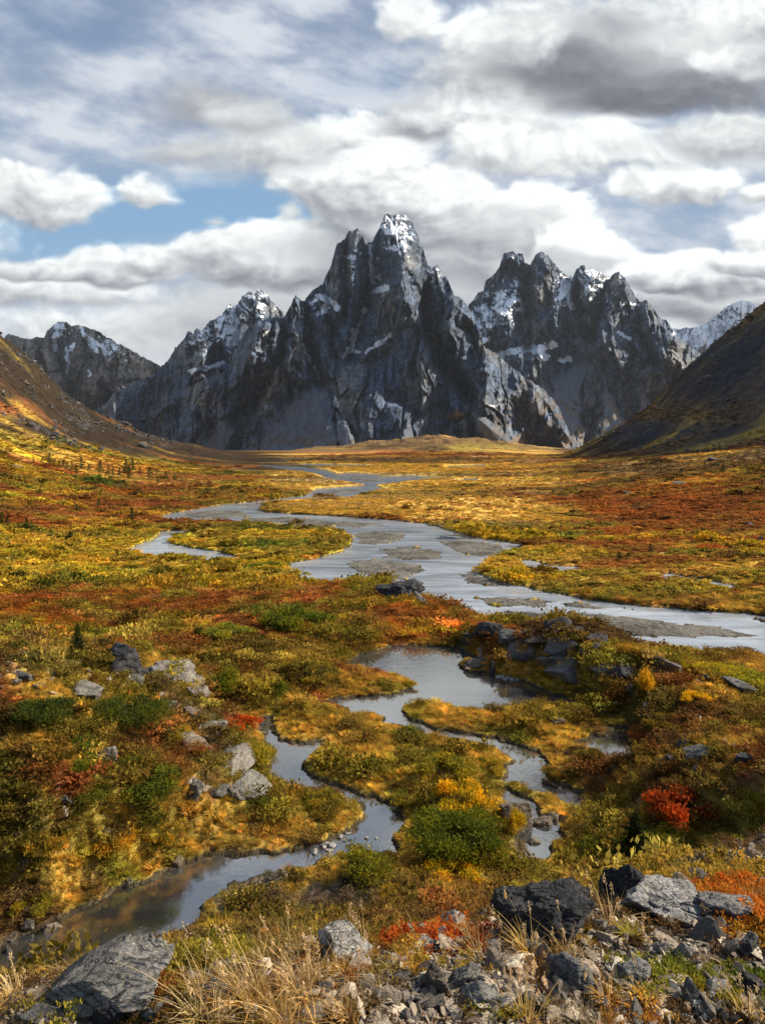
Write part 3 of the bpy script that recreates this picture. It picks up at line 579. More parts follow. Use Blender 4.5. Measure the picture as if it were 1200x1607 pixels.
    for (x0, y0, rx, ry, cc, s) in tint:
        q = s * np.exp(-(((PX - x0) / rx) ** 2 + ((PY - y0) / ry) ** 2)) * ss(fbm(u / 60, v / 35, seed + 72, 4) + .25, 0, .5)
        c = lerp(c, np.array(cc), np.clip(q, 0, 1)[..., None])
    # back slope
    nb = 10; b = np.linspace(0, 1, nb + 1)[1:, None]
    Yt, Xt, Zt = D[-1], X[-1], Z[-1]
    Yk = Yt[None] + b * (Yr * .30); Xk = np.broadcast_to(Xt, Yk.shape); Zk = lerp(Zt[None], np.full_like(Zt, -90)[None], b ** .8)
    X = np.vstack([X, Xk]); Yv = np.vstack([D, Yk]); Z = np.vstack([Z, Zk])
    cb = np.broadcast_to(c[-1], (nb,) + c[-1].shape); c = np.vstack([c, cb]); sn = np.vstack([sn, np.zeros((nb, nx))])
    V = np.stack([X, Yv, Z], -1).reshape(-1, 3)
    me = mesh(name, V, grid_faces(ny + nb, nx), True, dict(Col=c.reshape(-1, 3), snow=np.clip(sn, 0, 1.2).ravel(), scree=np.vstack([tal, np.zeros((nb, nx))]).ravel()))
    return obj(name, me, ROCKM, label=label, kind='structure')

RB = (.14, .085, .04)
M2R = [(205,712),(224,678),(245,650),(297,608),(332,590),(350,573),(371,545),(385,520),(402,506),(418,500),(432,499),(445,500),(451,488),(457,476),(464,463),(473,473),(478,471),(487,459),(499,450),(506,447),(511,434),(520,413),(529,383),(536,378),(541,376),(547,363),(553,362),(562,358),(568,368),(574,383),(580,380),(584,380),(592,365),(599,348),(604,336),(614,338),(637,337),(646,348),(655,368),(664,392),(671,416),(677,420),(685,416),(689,419),(692,431),(700,434),(706,449),(713,464),(722,467),(733,479),(739,491),(748,512),(760,545),(772,552),(800,574),(824,594),(852,610),(868,628),(876,640),(888,668),(905,712)]
mountain('mountain', 'dark double towered rock massif in the centre of the range', M2R, [(205,722),(905,722)], 3000, 2000, seed=3, nx=900, ny=480, jag=3.2, snow_amt=.22, snow_lo=540, prof=.62, nsp=44, conv=(590, 360),
  spurs=[([(612,338),(616,380),(628,420),(640,470),(650,500),(668,560),(690,600),(730,640),(790,690)], 330, 40, 70),
         ([(562,358),(560,400),(556,450),(552,500)], 130, 30, 26), ([(464,463),(470,520),(480,570),(490,600)], 200, 40, 26), ([(420,505),(395,560),(350,620),(300,680)], 170, 40, 40),
         ([(735,482),(748,530),(762,580),(790,630),(840,680)], 230, 30, 60), ([(676,450),(690,500),(705,560)], 90, 20, 28), ([(560,600),(600,640),(640,690)], 110, 40, 40), ([(505,450),(520,500),(530,560)], 120, 30, 26)],
  gullies=[([(579,380),(584,420),(572,480),(556,540),(548,560)], 230, 9), ([(478,475),(484,540),(500,600)], 240, 8), ([(446,502),(440,560),(420,600),(370,660)], 220, 9), ([(664,462),(672,520),(704,580),(735,618)], 330, 12), ([(545,370),(540,430),(536,500)], 120, 6), ([(508,440),(516,500),(522,560)], 150, 7), ([(622,545),(600,560),(560,575)], 80, 12)],
  snow_lines=[([(581,385),(582,410),(586,440)], 3.5, .8), ([(572,485),(562,512),(554,532),(549,553)], 3, 1.4), ([(550,545),(541,560)], 3.4, 1.3), ([(546,548),(562,552)], 2.6, 1.3), ([(556,520),(552,540)], 4.6, 1.3), ([(612,525),(600,536),(574,552)], 3.2, .9), ([(475,540),(484,562),(498,585)], 2.2, .9), ([(500,590),(501,594)], 2, 1), ([(525,625),(528,640)], 2.4, 1.), ([(590,455),(606,452)], 5, .9), ([(500,465),(516,470),(534,488)], 5, .75)],
  snow_top=[(614,366,20,30,.42), (556,415,18,40,.45), (512,478,26,18,.6), (590,430,12,40,.55), (420,530,16,26,.6), (686,430,12,10,.5), (690,640,60,60,.16), (780,640,40,20,.35), (640,400,10,60,.2), (480,490,30,20,.4)],
  talus=[([(514,600),(480,650),(440,722)], (4, 78)), ([(514,604),(500,660),(510,722)], (4, 50)), ([(745,650),(790,712)], (6, 44)), ([(530,648),(550,722)], (3, 34)), ([(395,610),(330,712)], (3, 26)), ([(640,660),(640,722)], (3, 30))],
  tint=[(700,660,30,16,RB,.9), (800,660,60,30,(.11,.08,.05),.6), (860,650,40,30,RB,.7), (720,652,14,6,(.30,.17,.05),1.), (450,690,140,14,(.09,.065,.04),.6), (600,700,200,12,RB,.8), (850,695,60,16,(.2,.12,.05),.9)])
M1R = [(110,690),(128,662),(140,652),(168,632),(182,615),(210,601),(238,590),(252,576),(262,569),(276,545),(290,531),(296,519),(303,524),(308,515),(315,520),(329,505),(346,496),(355,484),(360,475),(363,480),(366,476),(369,482),(380,466),(386,461),(392,456),(399,463),(406,453),(418,461),(430,476),(445,492),(470,520),(520,600)]
mountain('mountain', 'snow dusted jagged peak behind the left shoulder of the central massif', M1R, [(110,720),(520,720)], 3600, 2900, seed=41, nx=520, ny=330, jag=3.6, snow_amt=.36, snow_lo=640, prof=.66, conv=(330, 260),
  spurs=[([(392,456),(380,500),(350,560),(300,640)], 160, 40, 40), ([(296,519),(290,560),(270,620)], 130, 30, 40), ([(210,601),(220,640),(240,700)], 90, 30, 50)],
  gullies=[([(345,500),(330,560)], 90, 12)],
  snow_lines=[([(301,582),(325,577),(350,569)], 3.8, 1.1), ([(383,515),(370,530),(360,540)], 6, .8), ([(366,488),(372,510)], 4, .6)],
  snow_top=[(375,515,34,34,.5), (320,545,30,24,.25)], tint=[(190,660,60,40,(.07,.055,.045),.7), (230,670,30,18,(.11,.06,.04),.7)])
M3R = [(705,560),(722,500),(736,478),(750,460),(758,456),(762,440),(776,430),(784,416),(790,398),(797,396),(804,395),(810,400),(814,397),(820,399),(823,412),(831,416),(834,410),(840,400),(847,395),(858,400),(868,412),(880,426),(888,432),(898,436),(902,426),(912,415),(922,422),(932,424),(944,430),(956,438),(962,430),(970,426),(980,436),(988,450),(996,466),(1004,472),(1014,472),(1026,484),(1032,498),(1044,502),(1054,516),(1064,530),(1080,542),(1100,556),(1125,590),(1160,660)]
mountain('mountain', 'four peaked rock massif with snow filled couloirs right of the central towers', M3R, [(705,722),(1160,722)], 4200, 3000, seed=83, nx=640, ny=400, jag=3.0, snow_amt=.30, snow_lo=600, prof=.66, conv=(910, 270),
  spurs=[([(847,395),(850,440),(845,500),(838,540)], 210, 34, 34), ([(804,395),(790,450),(780,520)], 170, 34, 30), ([(968,428),(960,480),(955,540),(980,600),(1020,640)], 300, 36, 60), ([(912,416),(905,470),(880,520)], 140, 28, 26), ([(1020,480),(1030,530),(1060,570)], 120, 24, 40)],
  gullies=[([(832,414),(824,470),(827,545)], 420, 9), ([(897,434),(904,470),(916,500),(925,530)], 360, 9), ([(955,438),(944,470),(934,500),(928,530)], 300, 8), ([(1000,472),(1004,520),(1030,570)], 200, 9), ([(775,432),(768,480),(775,530)], 160, 8)],
  snow_lines=[([(780,560),(800,553),(826,546),(845,548),(868,540)], 6, 1.1), ([(836,545),(856,562)], 5.5, 1.), ([(738,492),(748,515),(752,535),(768,533)], 4.5, 1.1), ([(884,446),(894,465),(900,478)], 8, .9), ([(900,478),(915,490),(924,510)], 3.5, 1.), ([(815,470),(822,500),(828,535)], 3.2, .8), ([(880,566),(896,563)], 4, 1), ([(968,520),(988,532)], 2.5, .9), ([(978,476),(1000,478)], 2, .9)],
  snow_top=[(800,485,30,30,.5), (930,450,26,26,.45), (760,500,20,30,.4), (890,455,16,30,.5), (1010,590,50,30,.3), (1068,520,20,14,.4)],
  talus=[([(925,565),(890,610),(870,700)], (6, 64)), ([(1010,620),(1030,700)], (5, 50)), ([(950,610),(960,700)], (5, 40))],
  tint=[(1010,600,60,30,(.22,.2,.18),.7), (900,640,60,24,(.12,.085,.05),.8), (985,650,50,20,(.17,.11,.06),.8), (940,680,80,20,(.2,.12,.05),.9)])
mountain('mountain', 'grey peak with narrow snow streaks at the far left', [(-120,560),(-60,548),(-20,552),(4,535),(12,524),(21,526),(42,532),(70,529),(74,520),(84,511),(93,504),(105,506),(112,512),(122,510),(133,512),(154,520),(175,533),(210,552),(248,573),(300,600),(360,660)],
  [(-120,720),(360,720)], 4600, 3400, seed=131, nx=420, ny=260, jag=2.4, snow_amt=.26, snow_lo=590, rock=(.125, .118, .108), warm=(.20, .165, .125), prof=.9, conv=(90, 270),
  spurs=[([(96,504),(120,560),(140,620)], 230, 40, 60), ([(15,526),(40,570),(80,620)], 160, 40, 50), ([(130,512),(180,570),(220,620)], 120, 40, 40)], gullies=[([(78,530),(100,580),(125,640)], 130, 14), ([(112,516),(150,580),(170,620)], 60, 12)],
  snow_lines=[([(90,512),(88,530),(86,548)], 4.5, 1.), ([(104,545),(106,565),(107,585)], 2.2, 1.), ([(116,540),(108,555)], 2.5, .9), ([(125,512),(135,530),(152,552)], 3.5, .9), ([(140,530),(168,550)], 2.5, .9), ([(140,582),(142,588)], 2, 1)],
  snow_top=[(98,520,14,16,.5), (160,540,30,14,.4), (190,560,20,12,.4), (180,560,60,30,.2)], tint=[(120,610,30,30,(.3,.2,.1),.6), (50,570,60,20,(.25,.2,.15),.5), (220,590,40,16,(.3,.24,.16),.6), (170,640,60,30,(.12,.08,.05),.6)])
mountain('mountain', 'distant snow covered peak with a small glacier at the far right', [(1000,600),(1040,545),(1052,514),(1060,516),(1088,514),(1104,510),(1120,498),(1136,484),(1148,476),(1164,471),(1176,474),(1200,484),(1240,500),(1300,520),(1400,560)],
  [(1000,722),(1400,722)], 6200, 4800, seed=171, nx=320, ny=240, jag=2.2, snow_amt=1.05, snow_lo=690, prof=.8, rock=(.11, .115, .13), conv=(1170, 300),
  spurs=[([(1164,471),(1160,500),(1140,540)], 300, 40, 50), ([(1120,498),(1110,530)], 120, 20, 30)],
  snow_lines=[([(1070,524),(1100,536),(1130,535)], 10, 1.2), ([(1100,522),(1140,512)], 6, 1.1), ([(1180,480),(1195,500)], 9, 1.0)], snow_top=[(1180,485,30,20,.8), (1110,530,60,20,.8)])
# ---------------------------------------------------------------- sky backdrop with clouds
def build_sky():
    az = np.radians(np.concatenate([np.arange(-84, -32, 1.5), np.arange(-32, 32, .085), np.arange(32, 56.1, 1.2)]))
    el = np.radians(np.concatenate([np.arange(-4, -1, 1.), np.arange(-1, 36, .085), np.arange(36, 74, 2.)]))
    A, E = np.meshgrid(az, el)
    Rr = 11000.
    X = np.sin(A) * np.cos(E) * Rr; Y = np.cos(A) * np.cos(E) * Rr; Z = np.sin(E) * Rr
    lin = sky_rgb(A, E)
    me = mesh('sky', np.stack([X, Y, Z], -1).reshape(-1, 3), grid_faces(*A.shape)[:, ::-1], True, dict(Col=lin.reshape(-1, 3)))
    m, nt = mat('cloudy_sky'); out = N(nt, 'ShaderNodeOutputMaterial'); e = N(nt, 'ShaderNodeEmission'); e.inputs['Strength'].default_value = SKY_GAIN
    a = N(nt, 'ShaderNodeAttribute', attribute_name='Col'); L(nt, a.outputs['Color'], e.inputs['Color']); L(nt, e.outputs[0], out.inputs[0])
    m.cycles.emission_sampling = 'NONE'
    return obj('sky', me, m, label='broken grey and white clouds over pale blue sky', kind='structure')
def sky_rgb(A, E):
    # a smooth chart of the sky, equal to the frame's rows and columns near the middle
    ca = np.maximum(np.cos(A), .35)
    px = 600 + F * np.tan(np.clip(A, -1.1, 1.0)); py = HY - F * np.tan(np.minimum(E, 1.2)) / ca
    # perspective coordinates of a flat cloud deck for the streaks
    lvl = np.maximum(HY - py, 12.); per = 1 / (lvl + 140) * 620; dx = (px - 600) * per / 260.; dy = per * 6.
    def fn(x, y, s, o=5): return fbm(x, y, s, o, .55)
    hi = ss(py, 520, 0)
    # clear blue and the thin veil over it
    blue = lerp(np.array([.52, .67, .81]), np.array([.46, .55, .68]), ss(py, 380, 0)[..., None])
    blue = lerp(np.array([.76, .79, .83]), blue, ss(py, 600, 330)[..., None])
    st = fn((px + py * 1.6) / 300, (py - px * .34) / 100, 201, 6) * .75 + fn(px / 120, (py - px * .2) / 60, 202, 5) * .5
    veil = np.clip(.78 + .55 * st, 0, 1)
    V = [(60,25,160,50,-.5),(200,70,120,40,-.25),(90,350,200,42,-1.3),(330,322,150,38,-1.2),(20,385,100,20,-.9),(450,330,60,24,-.7),(420,110,160,40,.1),(550,120,130,40,-.35),(740,20,60,40,-.3),(250,120,200,40,.25),(600,250,120,60,.2),(1050,330,110,40,.0),(900,280,60,40,.1),(1180,250,60,40,.1)]
    for (cx, cy, rx, ry, s) in V: veil = veil + s * np.exp(-(((px - cx) / rx) ** 2 + ((py - cy) / ry) ** 2))
    veil = np.clip(veil, 0, .97)
    vc = lerp(np.array([.60, .65, .73]), np.array([.84, .86, .89]), ss(st + .2, -.2, .7)[..., None])
    col = lerp(blue, vc, veil[..., None])
    # heaped clouds, far to near: (cx, cy, rx, ry, top, base, softness, ragged)
    C = [(300,570,500,60,.84,.72,.9,1),(900,560,500,50,.80,.66,.9,1),(150,520,340,60,.90,.70,.6,1),(420,500,260,70,.80,.58,.5,1),(60,455,180,34,.90,.60,.35,1),(700,480,420,90,.72,.58,.6,1),(980,510,330,70,.84,.66,.6,1),(1120,470,170,50,.80,.44,.3,1),
      (170,420,130,32,.93,.52,.18,1),(60,425,110,24,.88,.56,.25,1),(250,410,70,30,.92,.60,.2,1),
      (410,400,120,55,.95,.48,.16,1),(340,395,70,34,.90,.55,.2,1),(470,420,100,46,.82,.45,.25,1),
      (600,390,150,90,.70,.56,.5,1),(760,400,170,70,.74,.56,.4,1),
      (640,330,150,80,.84,.46,.2,1),(560,270,120,90,.96,.58,.14,1),(520,215,60,34,.92,.62,.25,1),(700,320,90,58,.93,.50,.14,1),(840,345,95,62,.98,.52,.12,1),(790,370,130,50,.80,.48,.25,1),(930,400,80,48,.97,.50,.13,1),(880,430,130,40,.75,.46,.3,1),
      (1060,430,90,34,.97,.48,.14,1),(1140,440,90,36,.92,.46,.18,1),(1190,370,44,36,1.0,.74,.14,1),(1180,420,80,26,.94,.55,.2,1),
      (1075,290,92,40,.97,.66,.13,1),(985,285,46,20,.92,.70,.2,1),(1195,305,36,18,.97,.7,.2,1),
      (330,170,120,44,.66,.52,.6,1),(420,235,140,54,.82,.62,.5,1),(400,190,90,36,.78,.60,.5,1),(300,240,90,30,.74,.62,.6,1),
      (75,312,92,52,.93,.60,.24,1),(20,300,60,48,.90,.62,.2,1),(228,306,50,32,.90,.66,.30,1),(330,345,26,11,.80,.74,.9,1),(447,338,26,16,.80,.72,.8,1),
      (760,120,130,90,.78,.56,.45,1),(640,30,60,44,.92,.72,.35,1),(735,55,60,50,.95,.70,.3,1),(700,190,110,44,.70,.44,.35,1),(820,235,130,48,.95,.72,.3,1),(960,225,90,44,.96,.66,.3,1),
      (960,70,270,110,.86,.62,.5,1),(1120,50,190,100,.90,.66,.5,1),(780,190,170,70,.88,.66,.6,1),(1000,240,200,40,.90,.74,.6,1),(900,105,150,56,.48,.40,.55,1),(1000,150,190,50,.46,.38,.55,1),(1120,140,150,50,.50,.42,.55,1),(960,40,130,40,.62,.54,.9,1),(1180,90,100,60,.80,.6,.4,1),(1150,215,120,44,.84,.60,.35,1),(820,60,60,60,.85,.66,.4,1),(1130,95,60,26,.93,.7,.4,1),(870,240,110,30,.94,.72,.4,1),(980,215,50,40,.95,.7,.4,1),(770,230,80,40,.92,.7,.4,1),(1185,30,50,50,.9,.62,.4,1),
      (200,-160,300,90,.8,.5,.5,1),(900,-170,400,110,.7,.45,.5,1),(-300,150,260,120,.8,.5,.4,1),(-250,380,260,60,.9,.5,.3,1),(1450,120,260,120,.8,.45,.4,1),(1420,330,200,60,.9,.5,.3,1),(-700,250,300,110,.85,.5,.4,1),(500,-500,600,160,.75,.45,.5,1),(1700,400,300,70,.9,.5,.3,1)]
    wx = px + fn(px / 130, py / 80, 211, 3) * 22; wy = py + fn(px / 130 + 50, py / 80, 212, 3) * 15
    bil = lambda x, y, s: 1.9 * np.sqrt(pn(x, y, s) ** 2 + .02)
    def puff(x, y, n=4):
        r = .42 + .34 * fbm(x / 75, y / 55, 221, 3, .5) + .20 * (bil(x / 36 + 5, y / 28, 222) - .5)
        if n > 2: r = r + .25 * fbm(x / 26, y / 19, 223, 6, .62)
        return r + .12 * fbm(x / 140, y / 80, 225, 3)
    pf = puff(wx, wy); ps = puff(wx, wy, 2); ps2 = puff(wx + 10, wy - 14, 2)
    lit = np.clip((ps - ps2) * .22, -.05, .05) + np.clip((pf - ps) * .42, -.05, .05)
    soft = fbm(px / 100, py / 42, 226, 5, .55)
    for (cx, cy, rx, ry, tp, bs, sf, rg) in C:
        ex = (wx - cx) / rx; ey = (wy - cy) / ry
        bot_ = ss(ey, -.2, .8)                                   # flatter underneath
        r = np.sqrt(ex ** 2 + (ey * (1 + .25 * bot_)) ** 2)
        d = 1.20 - r + (pf - .42) * (.42 + .10 * sf) + soft * .25 * sf
        al = ss(d, 0, sf * 1.5 + .11)
        v = np.clip(.56 - ey * .60 + (ps - .4) * .22 + ex * .08 + soft * .25, 0, 1)
        b = lerp(bs, tp * 1.03, ss(v, -.05, .76)) + lit * (.85 if tp > .8 else .45) * (1 - .35 * sf)
        b = np.clip(b * 1.02 + .02, .25, 1.02)
        cc = np.stack([b * .985, b, b * lerp(1.06, 1.0, ss(b, .45, .95))], -1)
        col = lerp(col, cc, al[..., None])
    # low haze near the mountains' foot
    col = lerp(col, np.array([.74, .78, .82]), (ss(py, 520, 690) * .6)[..., None])
    lin = np.where(col <= .04045, col / 12.92, ((np.maximum(col, 0) + .055) / 1.055) ** 2.4)
    return lin
SKY_GAIN = .655
build_sky()

# ---------------------------------------------------------------- light, camera
w = bpy.data.worlds.new('World'); SC.world = w; w.use_nodes = True
nt = w.node_tree; nt.nodes.clear(); o_ = N(nt, 'ShaderNodeOutputWorld'); bg = N(nt, 'ShaderNodeBackground'); bg.inputs['Strength'].default_value = .10
sk = N(nt, 'ShaderNodeTexSky', sky_type='NISHITA'); sk.sun_disc = False; sk.sun_elevation = R(SUN_EL); sk.sun_rotation = R(SUN_AZ)
L(nt, sk.outputs[0], bg.inputs[0]); L(nt, bg.outputs[0], o_.inputs[0])
ld = bpy.data.lights.new('sun', 'SUN'); ld.energy = 5.0; ld.angle = R(.5); ld.color = (1, .90, .74)
so = bpy.data.objects.new('sun', ld); COL.objects.link(so)
from mathutils import Vector
sd = Vector((math.sin(R(SUN_AZ)) * math.cos(R(SUN_EL)), math.cos(R(SUN_AZ)) * math.cos(R(SUN_EL)), math.sin(R(SUN_EL))))
so.rotation_euler = sd.to_track_quat('Z', 'Y').to_euler(); so.location = sd * 50
cd = bpy.data.cameras.new('camera'); cd.sensor_fit = 'VERTICAL'; cd.sensor_height = 36; cd.lens = F / 1607 * 36; cd.shift_y = -(803.5 - HY) / 1607
cd.clip_start = .05; cd.clip_end = 40000
cam = bpy.data.objects.new('camera', cd); COL.objects.link(cam); cam.rotation_euler = (R(90), 0, 0); SC.camera = cam
SC.view_settings.view_transform = 'Standard'; SC.view_settings.look = 'None'; SC.view_settings.exposure = 0.72; SC.view_settings.gamma = 1
SC.cycles.max_bounces = 6; SC.cycles.diffuse_bounces = 3; SC.cycles.glossy_bounces = 2; SC.cycles.transmission_bounces = 3; SC.cycles.transparent_max_bounces = 6
SC.cycles.sample_clamp_indirect = 6

# the air over the valley
import os
def haze(density=1.3e-5):
    V = [(x, y, z) for z in (-150, 1500) for y in (-400, 8300) for x in (-4500, 4500)]
    Fc = np.array([[0, 2, 3, 1], [4, 5, 7, 6], [0, 1, 5, 4], [2, 6, 7, 3], [0, 4, 6, 2], [1, 3, 7, 5]])
    m, nt = mat('haze_air'); out = N(nt, 'ShaderNodeOutputMaterial'); v = N(nt, 'ShaderNodeVolumePrincipled'); v.inputs['Color'].default_value = (.80, .88, 1, 1); v.inputs['Density'].default_value = density
    L(nt, v.outputs[0], out.inputs['Volume'])
    obj('haze', mesh('haze', V, Fc, False), m, label='thin bluish mountain air filling the valley', kind='stuff')
haze()
# ---------------------------------------------------------------- plant shapes
rng = np.random.RandomState(11)
def unit(n, r=rng):
    v = r.normal(size=(n, 3)); return v / np.linalg.norm(v, axis=1, keepdims=True)
def quads(P, A, B):
    """one pointed leaf (a kite) per row: centre P, half length A, half width B"""
    V = np.stack([P - A, P + B * 1.0 - A * .1, P + A, P - B * 1.0 - A * .1], 1).reshape(-1, 3)
    return V, np.arange(len(V)).reshape(-1, 4)
def leaf_cloud(n, lobes, size, aspect=.5, up=.5, r=rng, shell=.55, sprig=0):
    """n leaves spread through the outer layers of several lobes (x, y, z, rx, ry, rz)"""
    lo = np.array(lobes, float); vol = (lo[:, 3] * lo[:, 4] * lo[:, 5]) ** (2 / 3.); k = r.choice(len(lo), n, p=vol / vol.sum())
    d = unit(n, r); d[:, 2] = np.where(d[:, 2] < -.35, -d[:, 2], d[:, 2])
    rad = 1 - shell * r.rand(n) ** 2.0
    nz = 1 + .38 * pn3(d * 2.6 + k[:, None] * 3.1, 9) + .26 * pn3(d * 6 + k[:, None], 10)
    sp = r.rand(n) < .16; kd = unit(60, r); kd[:, 2] = np.abs(kd[:, 2]) + .2; kd /= np.linalg.norm(kd, axis=1, keepdims=True)
    d = np.where(sp[:, None], kd[r.randint(0, 60, n)] + r.normal(size=(n, 3)) * .05, d); rad = np.where(sp, 1 + .38 * r.rand(n), rad)
    P = lo[k, :3] + d * lo[k, 3:] * (rad * nz)[:, None]
    ax = d * .6 + unit(n, r) * .7; ax[:, 2] += up; ax /= np.linalg.norm(ax, axis=1, keepdims=True)
    bx = np.cross(ax, unit(n, r)); bx /= np.linalg.norm(bx, axis=1, keepdims=True) + 1e-9
    s = size * (.6 + .8 * r.rand(n))[:, None]
    V, Fc = quads(P, ax * s, bx * s * aspect)
    lv = np.repeat(.72 + .56 * r.rand(n), 4)
    hv = np.repeat(r.rand(n), 4)
    q = V[:, 2] < .0; V[q, 2] *= .2
    return V, Fc, lv, hv
def lobes_dome(k, r, h=.7, spread=.62, lr=.42):
    a = r.rand(k) * 2 * np.pi; q = np.sqrt(r.rand(k)) * spread
    L_ = [(math.cos(t) * p, math.sin(t) * p, h * (.32 + .55 * r.rand()) * (1 - .5 * p), lr * (.7 + .6 * r.rand()), lr * (.7 + .6 * r.rand()), lr * h * (.8 + .5 * r.rand())) for t, p in zip(a, q)]
    return L_
def foliage_mat(name, objcol, transl=.42):
    m, nt = mat(name); out = N(nt, 'ShaderNodeOutputMaterial')
    if objcol:
        src = N(nt, 'ShaderNodeObjectInfo').outputs['Color']; tc = N(nt, 'ShaderNodeTexCoord'); nz_ = noise(nt, tc.outputs['Object'], 2.6, 4, .6)
        src = mixc(nt, ramp(nt, nz_, [(.46, 0), (.62, .85)]), src, mixc(nt, 1, src, (2.0, 1.5, .8), 'MULTIPLY')); src = mixc(nt, ramp(nt, nz_, [(.34, .7), (.44, 0)]), src, mixc(nt, 1, src, (.55, .5, .6), 'MULTIPLY'))
    else: src = N(nt, 'ShaderNodeAttribute', attribute_name='col', attribute_type='INSTANCER').outputs['Color']
    lv = N(nt, 'ShaderNodeAttribute', attribute_name='lv'); hv = N(nt, 'ShaderNodeAttribute', attribute_name='hv')
    v = N(nt, 'ShaderNodeCombineXYZ')
    for i in range(3): L(nt, lv.outputs['Fac'], v.inputs[i])
    c = mixc(nt, 1, src, v.outputs[0], 'MULTIPLY')
    c = mixc(nt, math_n(nt, 'MULTIPLY', hv.outputs['Fac'], .38), c, mixc(nt, 1, c, (1.42, 1.12, .5), 'MULTIPLY'))
    d = N(nt, 'ShaderNodeBsdfDiffuse'); t = N(nt, 'ShaderNodeBsdfTranslucent'); L(nt, c, d.inputs[0]); L(nt, c, t.inputs[0])
    mx = N(nt, 'ShaderNodeMixShader'); mx.inputs[0].default_value = transl; L(nt, d.outputs[0], mx.inputs[1]); L(nt, t.outputs[0], mx.inputs[2]); L(nt, mx.outputs[0], out.inputs[0])
    return m
LEAF_I = foliage_mat('scattered_foliage', False); LEAF_O = foliage_mat('shrub_foliage', True)
def plain(name, c, rough=.9):
    m, nt = mat(name); out = N(nt, 'ShaderNodeOutputMaterial'); b = N(nt, 'ShaderNodeBsdfPrincipled'); b.inputs['Roughness'].default_value = rough
    tc = N(nt, 'ShaderNodeTexCoord'); n = noise(nt, tc.outputs['Object'], 9, 5, .6)
    L(nt, mixc(nt, 1, c, ramp(nt, n, [(.3, .55), (.7, 1.4)]), 'MULTIPLY'), b.inputs['Base Color']); L(nt, b.outputs[0], out.inputs[0]); return m
WOOD = plain('weathered_wood', (.085, .06, .042))

def proto(name, V, Fc, lv, hv, m, smooth=False):
    me = mesh(name, V, Fc, smooth, dict(lv=lv, hv=hv)); me.materials.append(m)
    o = bpy.data.objects.new(name, me); o['label'] = 'one clump of the low plants that cover the ground'; o['kind'] = 'stuff'
    return o
def grass(n, r, h=1., w=.014, lean=.35, base=.12, seg=3, heads=0.):
    a = r.rand(n) * 2 * np.pi; rd = np.sqrt(r.rand(n)) * base
    b0 = np.stack([np.cos(a) * rd, np.sin(a) * rd, np.zeros(n)], 1)
    dr = a + r.normal(size=n) * .9; le = lean * (.2 + r.rand(n)) ; hh = h * (.45 + .55 * r.rand(n))
    dv = np.stack([np.cos(dr), np.sin(dr), np.zeros(n)], 1); sd_ = np.stack([-np.sin(dr), np.cos(dr), np.zeros(n)], 1)
    tw = r.rand(n)[:, None] * 1.2; sd_ = sd_ * np.cos(tw) + dv * np.sin(tw)
    rows = []
    for k in range(seg + 1):
        t = k / seg; p = b0 + dv * (hh * le * t ** 1.8)[:, None] * 1.3 + np.array([0, 0, 1.]) * (hh * (t - .28 * le * t * t))[:, None]
        ww = w * (1 - t * .85) * (1 + .3 * r.rand(n)); rows.append((p - sd_ * ww[:, None], p + sd_ * ww[:, None]))
    V = np.stack([q for ab in rows for q in ab], 1).reshape(-1, 3); m2 = 2 * (seg + 1)
    base_i = np.arange(n)[:, None] * m2
    Fc = np.concatenate([base_i + np.array([2 * k, 2 * k + 1, 2 * k + 3, 2 * k + 2]) for k in range(seg)])
    lv = np.repeat(.65 + .7 * r.rand(n), m2); hv = np.repeat(r.rand(n), m2)
    tip = rows[-1][0]
    return V, Fc, lv, hv, tip, dv
def scatter(name, label, protos, pts, rot, scl, col, idx):
    pc = bpy.data.collections.new(name + '_kinds')
    for p in protos: pc.objects.link(p)
    me = bpy.data.meshes.new(name); me.vertices.add(len(pts)); me.vertices.foreach_set('co', np.asarray(pts, np.float32).ravel())
    for k, a in (('rot', rot), ('scl', scl)):
        at = me.attributes.new(k, 'FLOAT_VECTOR', 'POINT'); at.data.foreach_set('vector', np.asarray(a, np.float32).ravel())
    at = me.attributes.new('col', 'FLOAT_COLOR', 'POINT'); at.data.foreach_set('color', np.hstack([col, np.ones((len(col), 1))]).astype(np.float32).ravel())
    at = me.attributes.new('idx', 'INT', 'POINT'); at.data.foreach_set('value', np.asarray(idx, np.int32))
    ng = bpy.data.node_groups.new(name, 'GeometryNodeTree')
    ng.interface.new_socket('Geometry', in_out='INPUT', socket_type='NodeSocketGeometry'); ng.interface.new_socket('Geometry', in_out='OUTPUT', socket_type='NodeSocketGeometry')
    gi = ng.nodes.new('NodeGroupInput'); go = ng.nodes.new('NodeGroupOutput'); ip = ng.nodes.new('GeometryNodeInstanceOnPoints')
    ci = ng.nodes.new('GeometryNodeCollectionInfo'); ci.inputs['Collection'].default_value = pc; ci.inputs['Separate Children'].default_value = True; ci.inputs['Reset Children'].default_value = True
    def na(n, t):
        q = ng.nodes.new('GeometryNodeInputNamedAttribute'); q.data_type = t; q.inputs['Name'].default_value = n; return q.outputs['Attribute']
    ng.links.new(gi.outputs[0], ip.inputs['Points']); ng.links.new(ci.outputs[0], ip.inputs['Instance']); ip.inputs['Pick Instance'].default_value = True
    ng.links.new(na('idx', 'INT'), ip.inputs['Instance Index']); ng.links.new(na('rot', 'FLOAT_VECTOR'), ip.inputs['Rotation']); ng.links.new(na('scl', 'FLOAT_VECTOR'), ip.inputs['Scale'])
    ng.links.new(ip.outputs[0], go.inputs[0])
    o = obj(name, me, None, label=label, kind='stuff'); md = o.modifiers.new('scatter', 'NODES'); md.node_group = ng
    return o

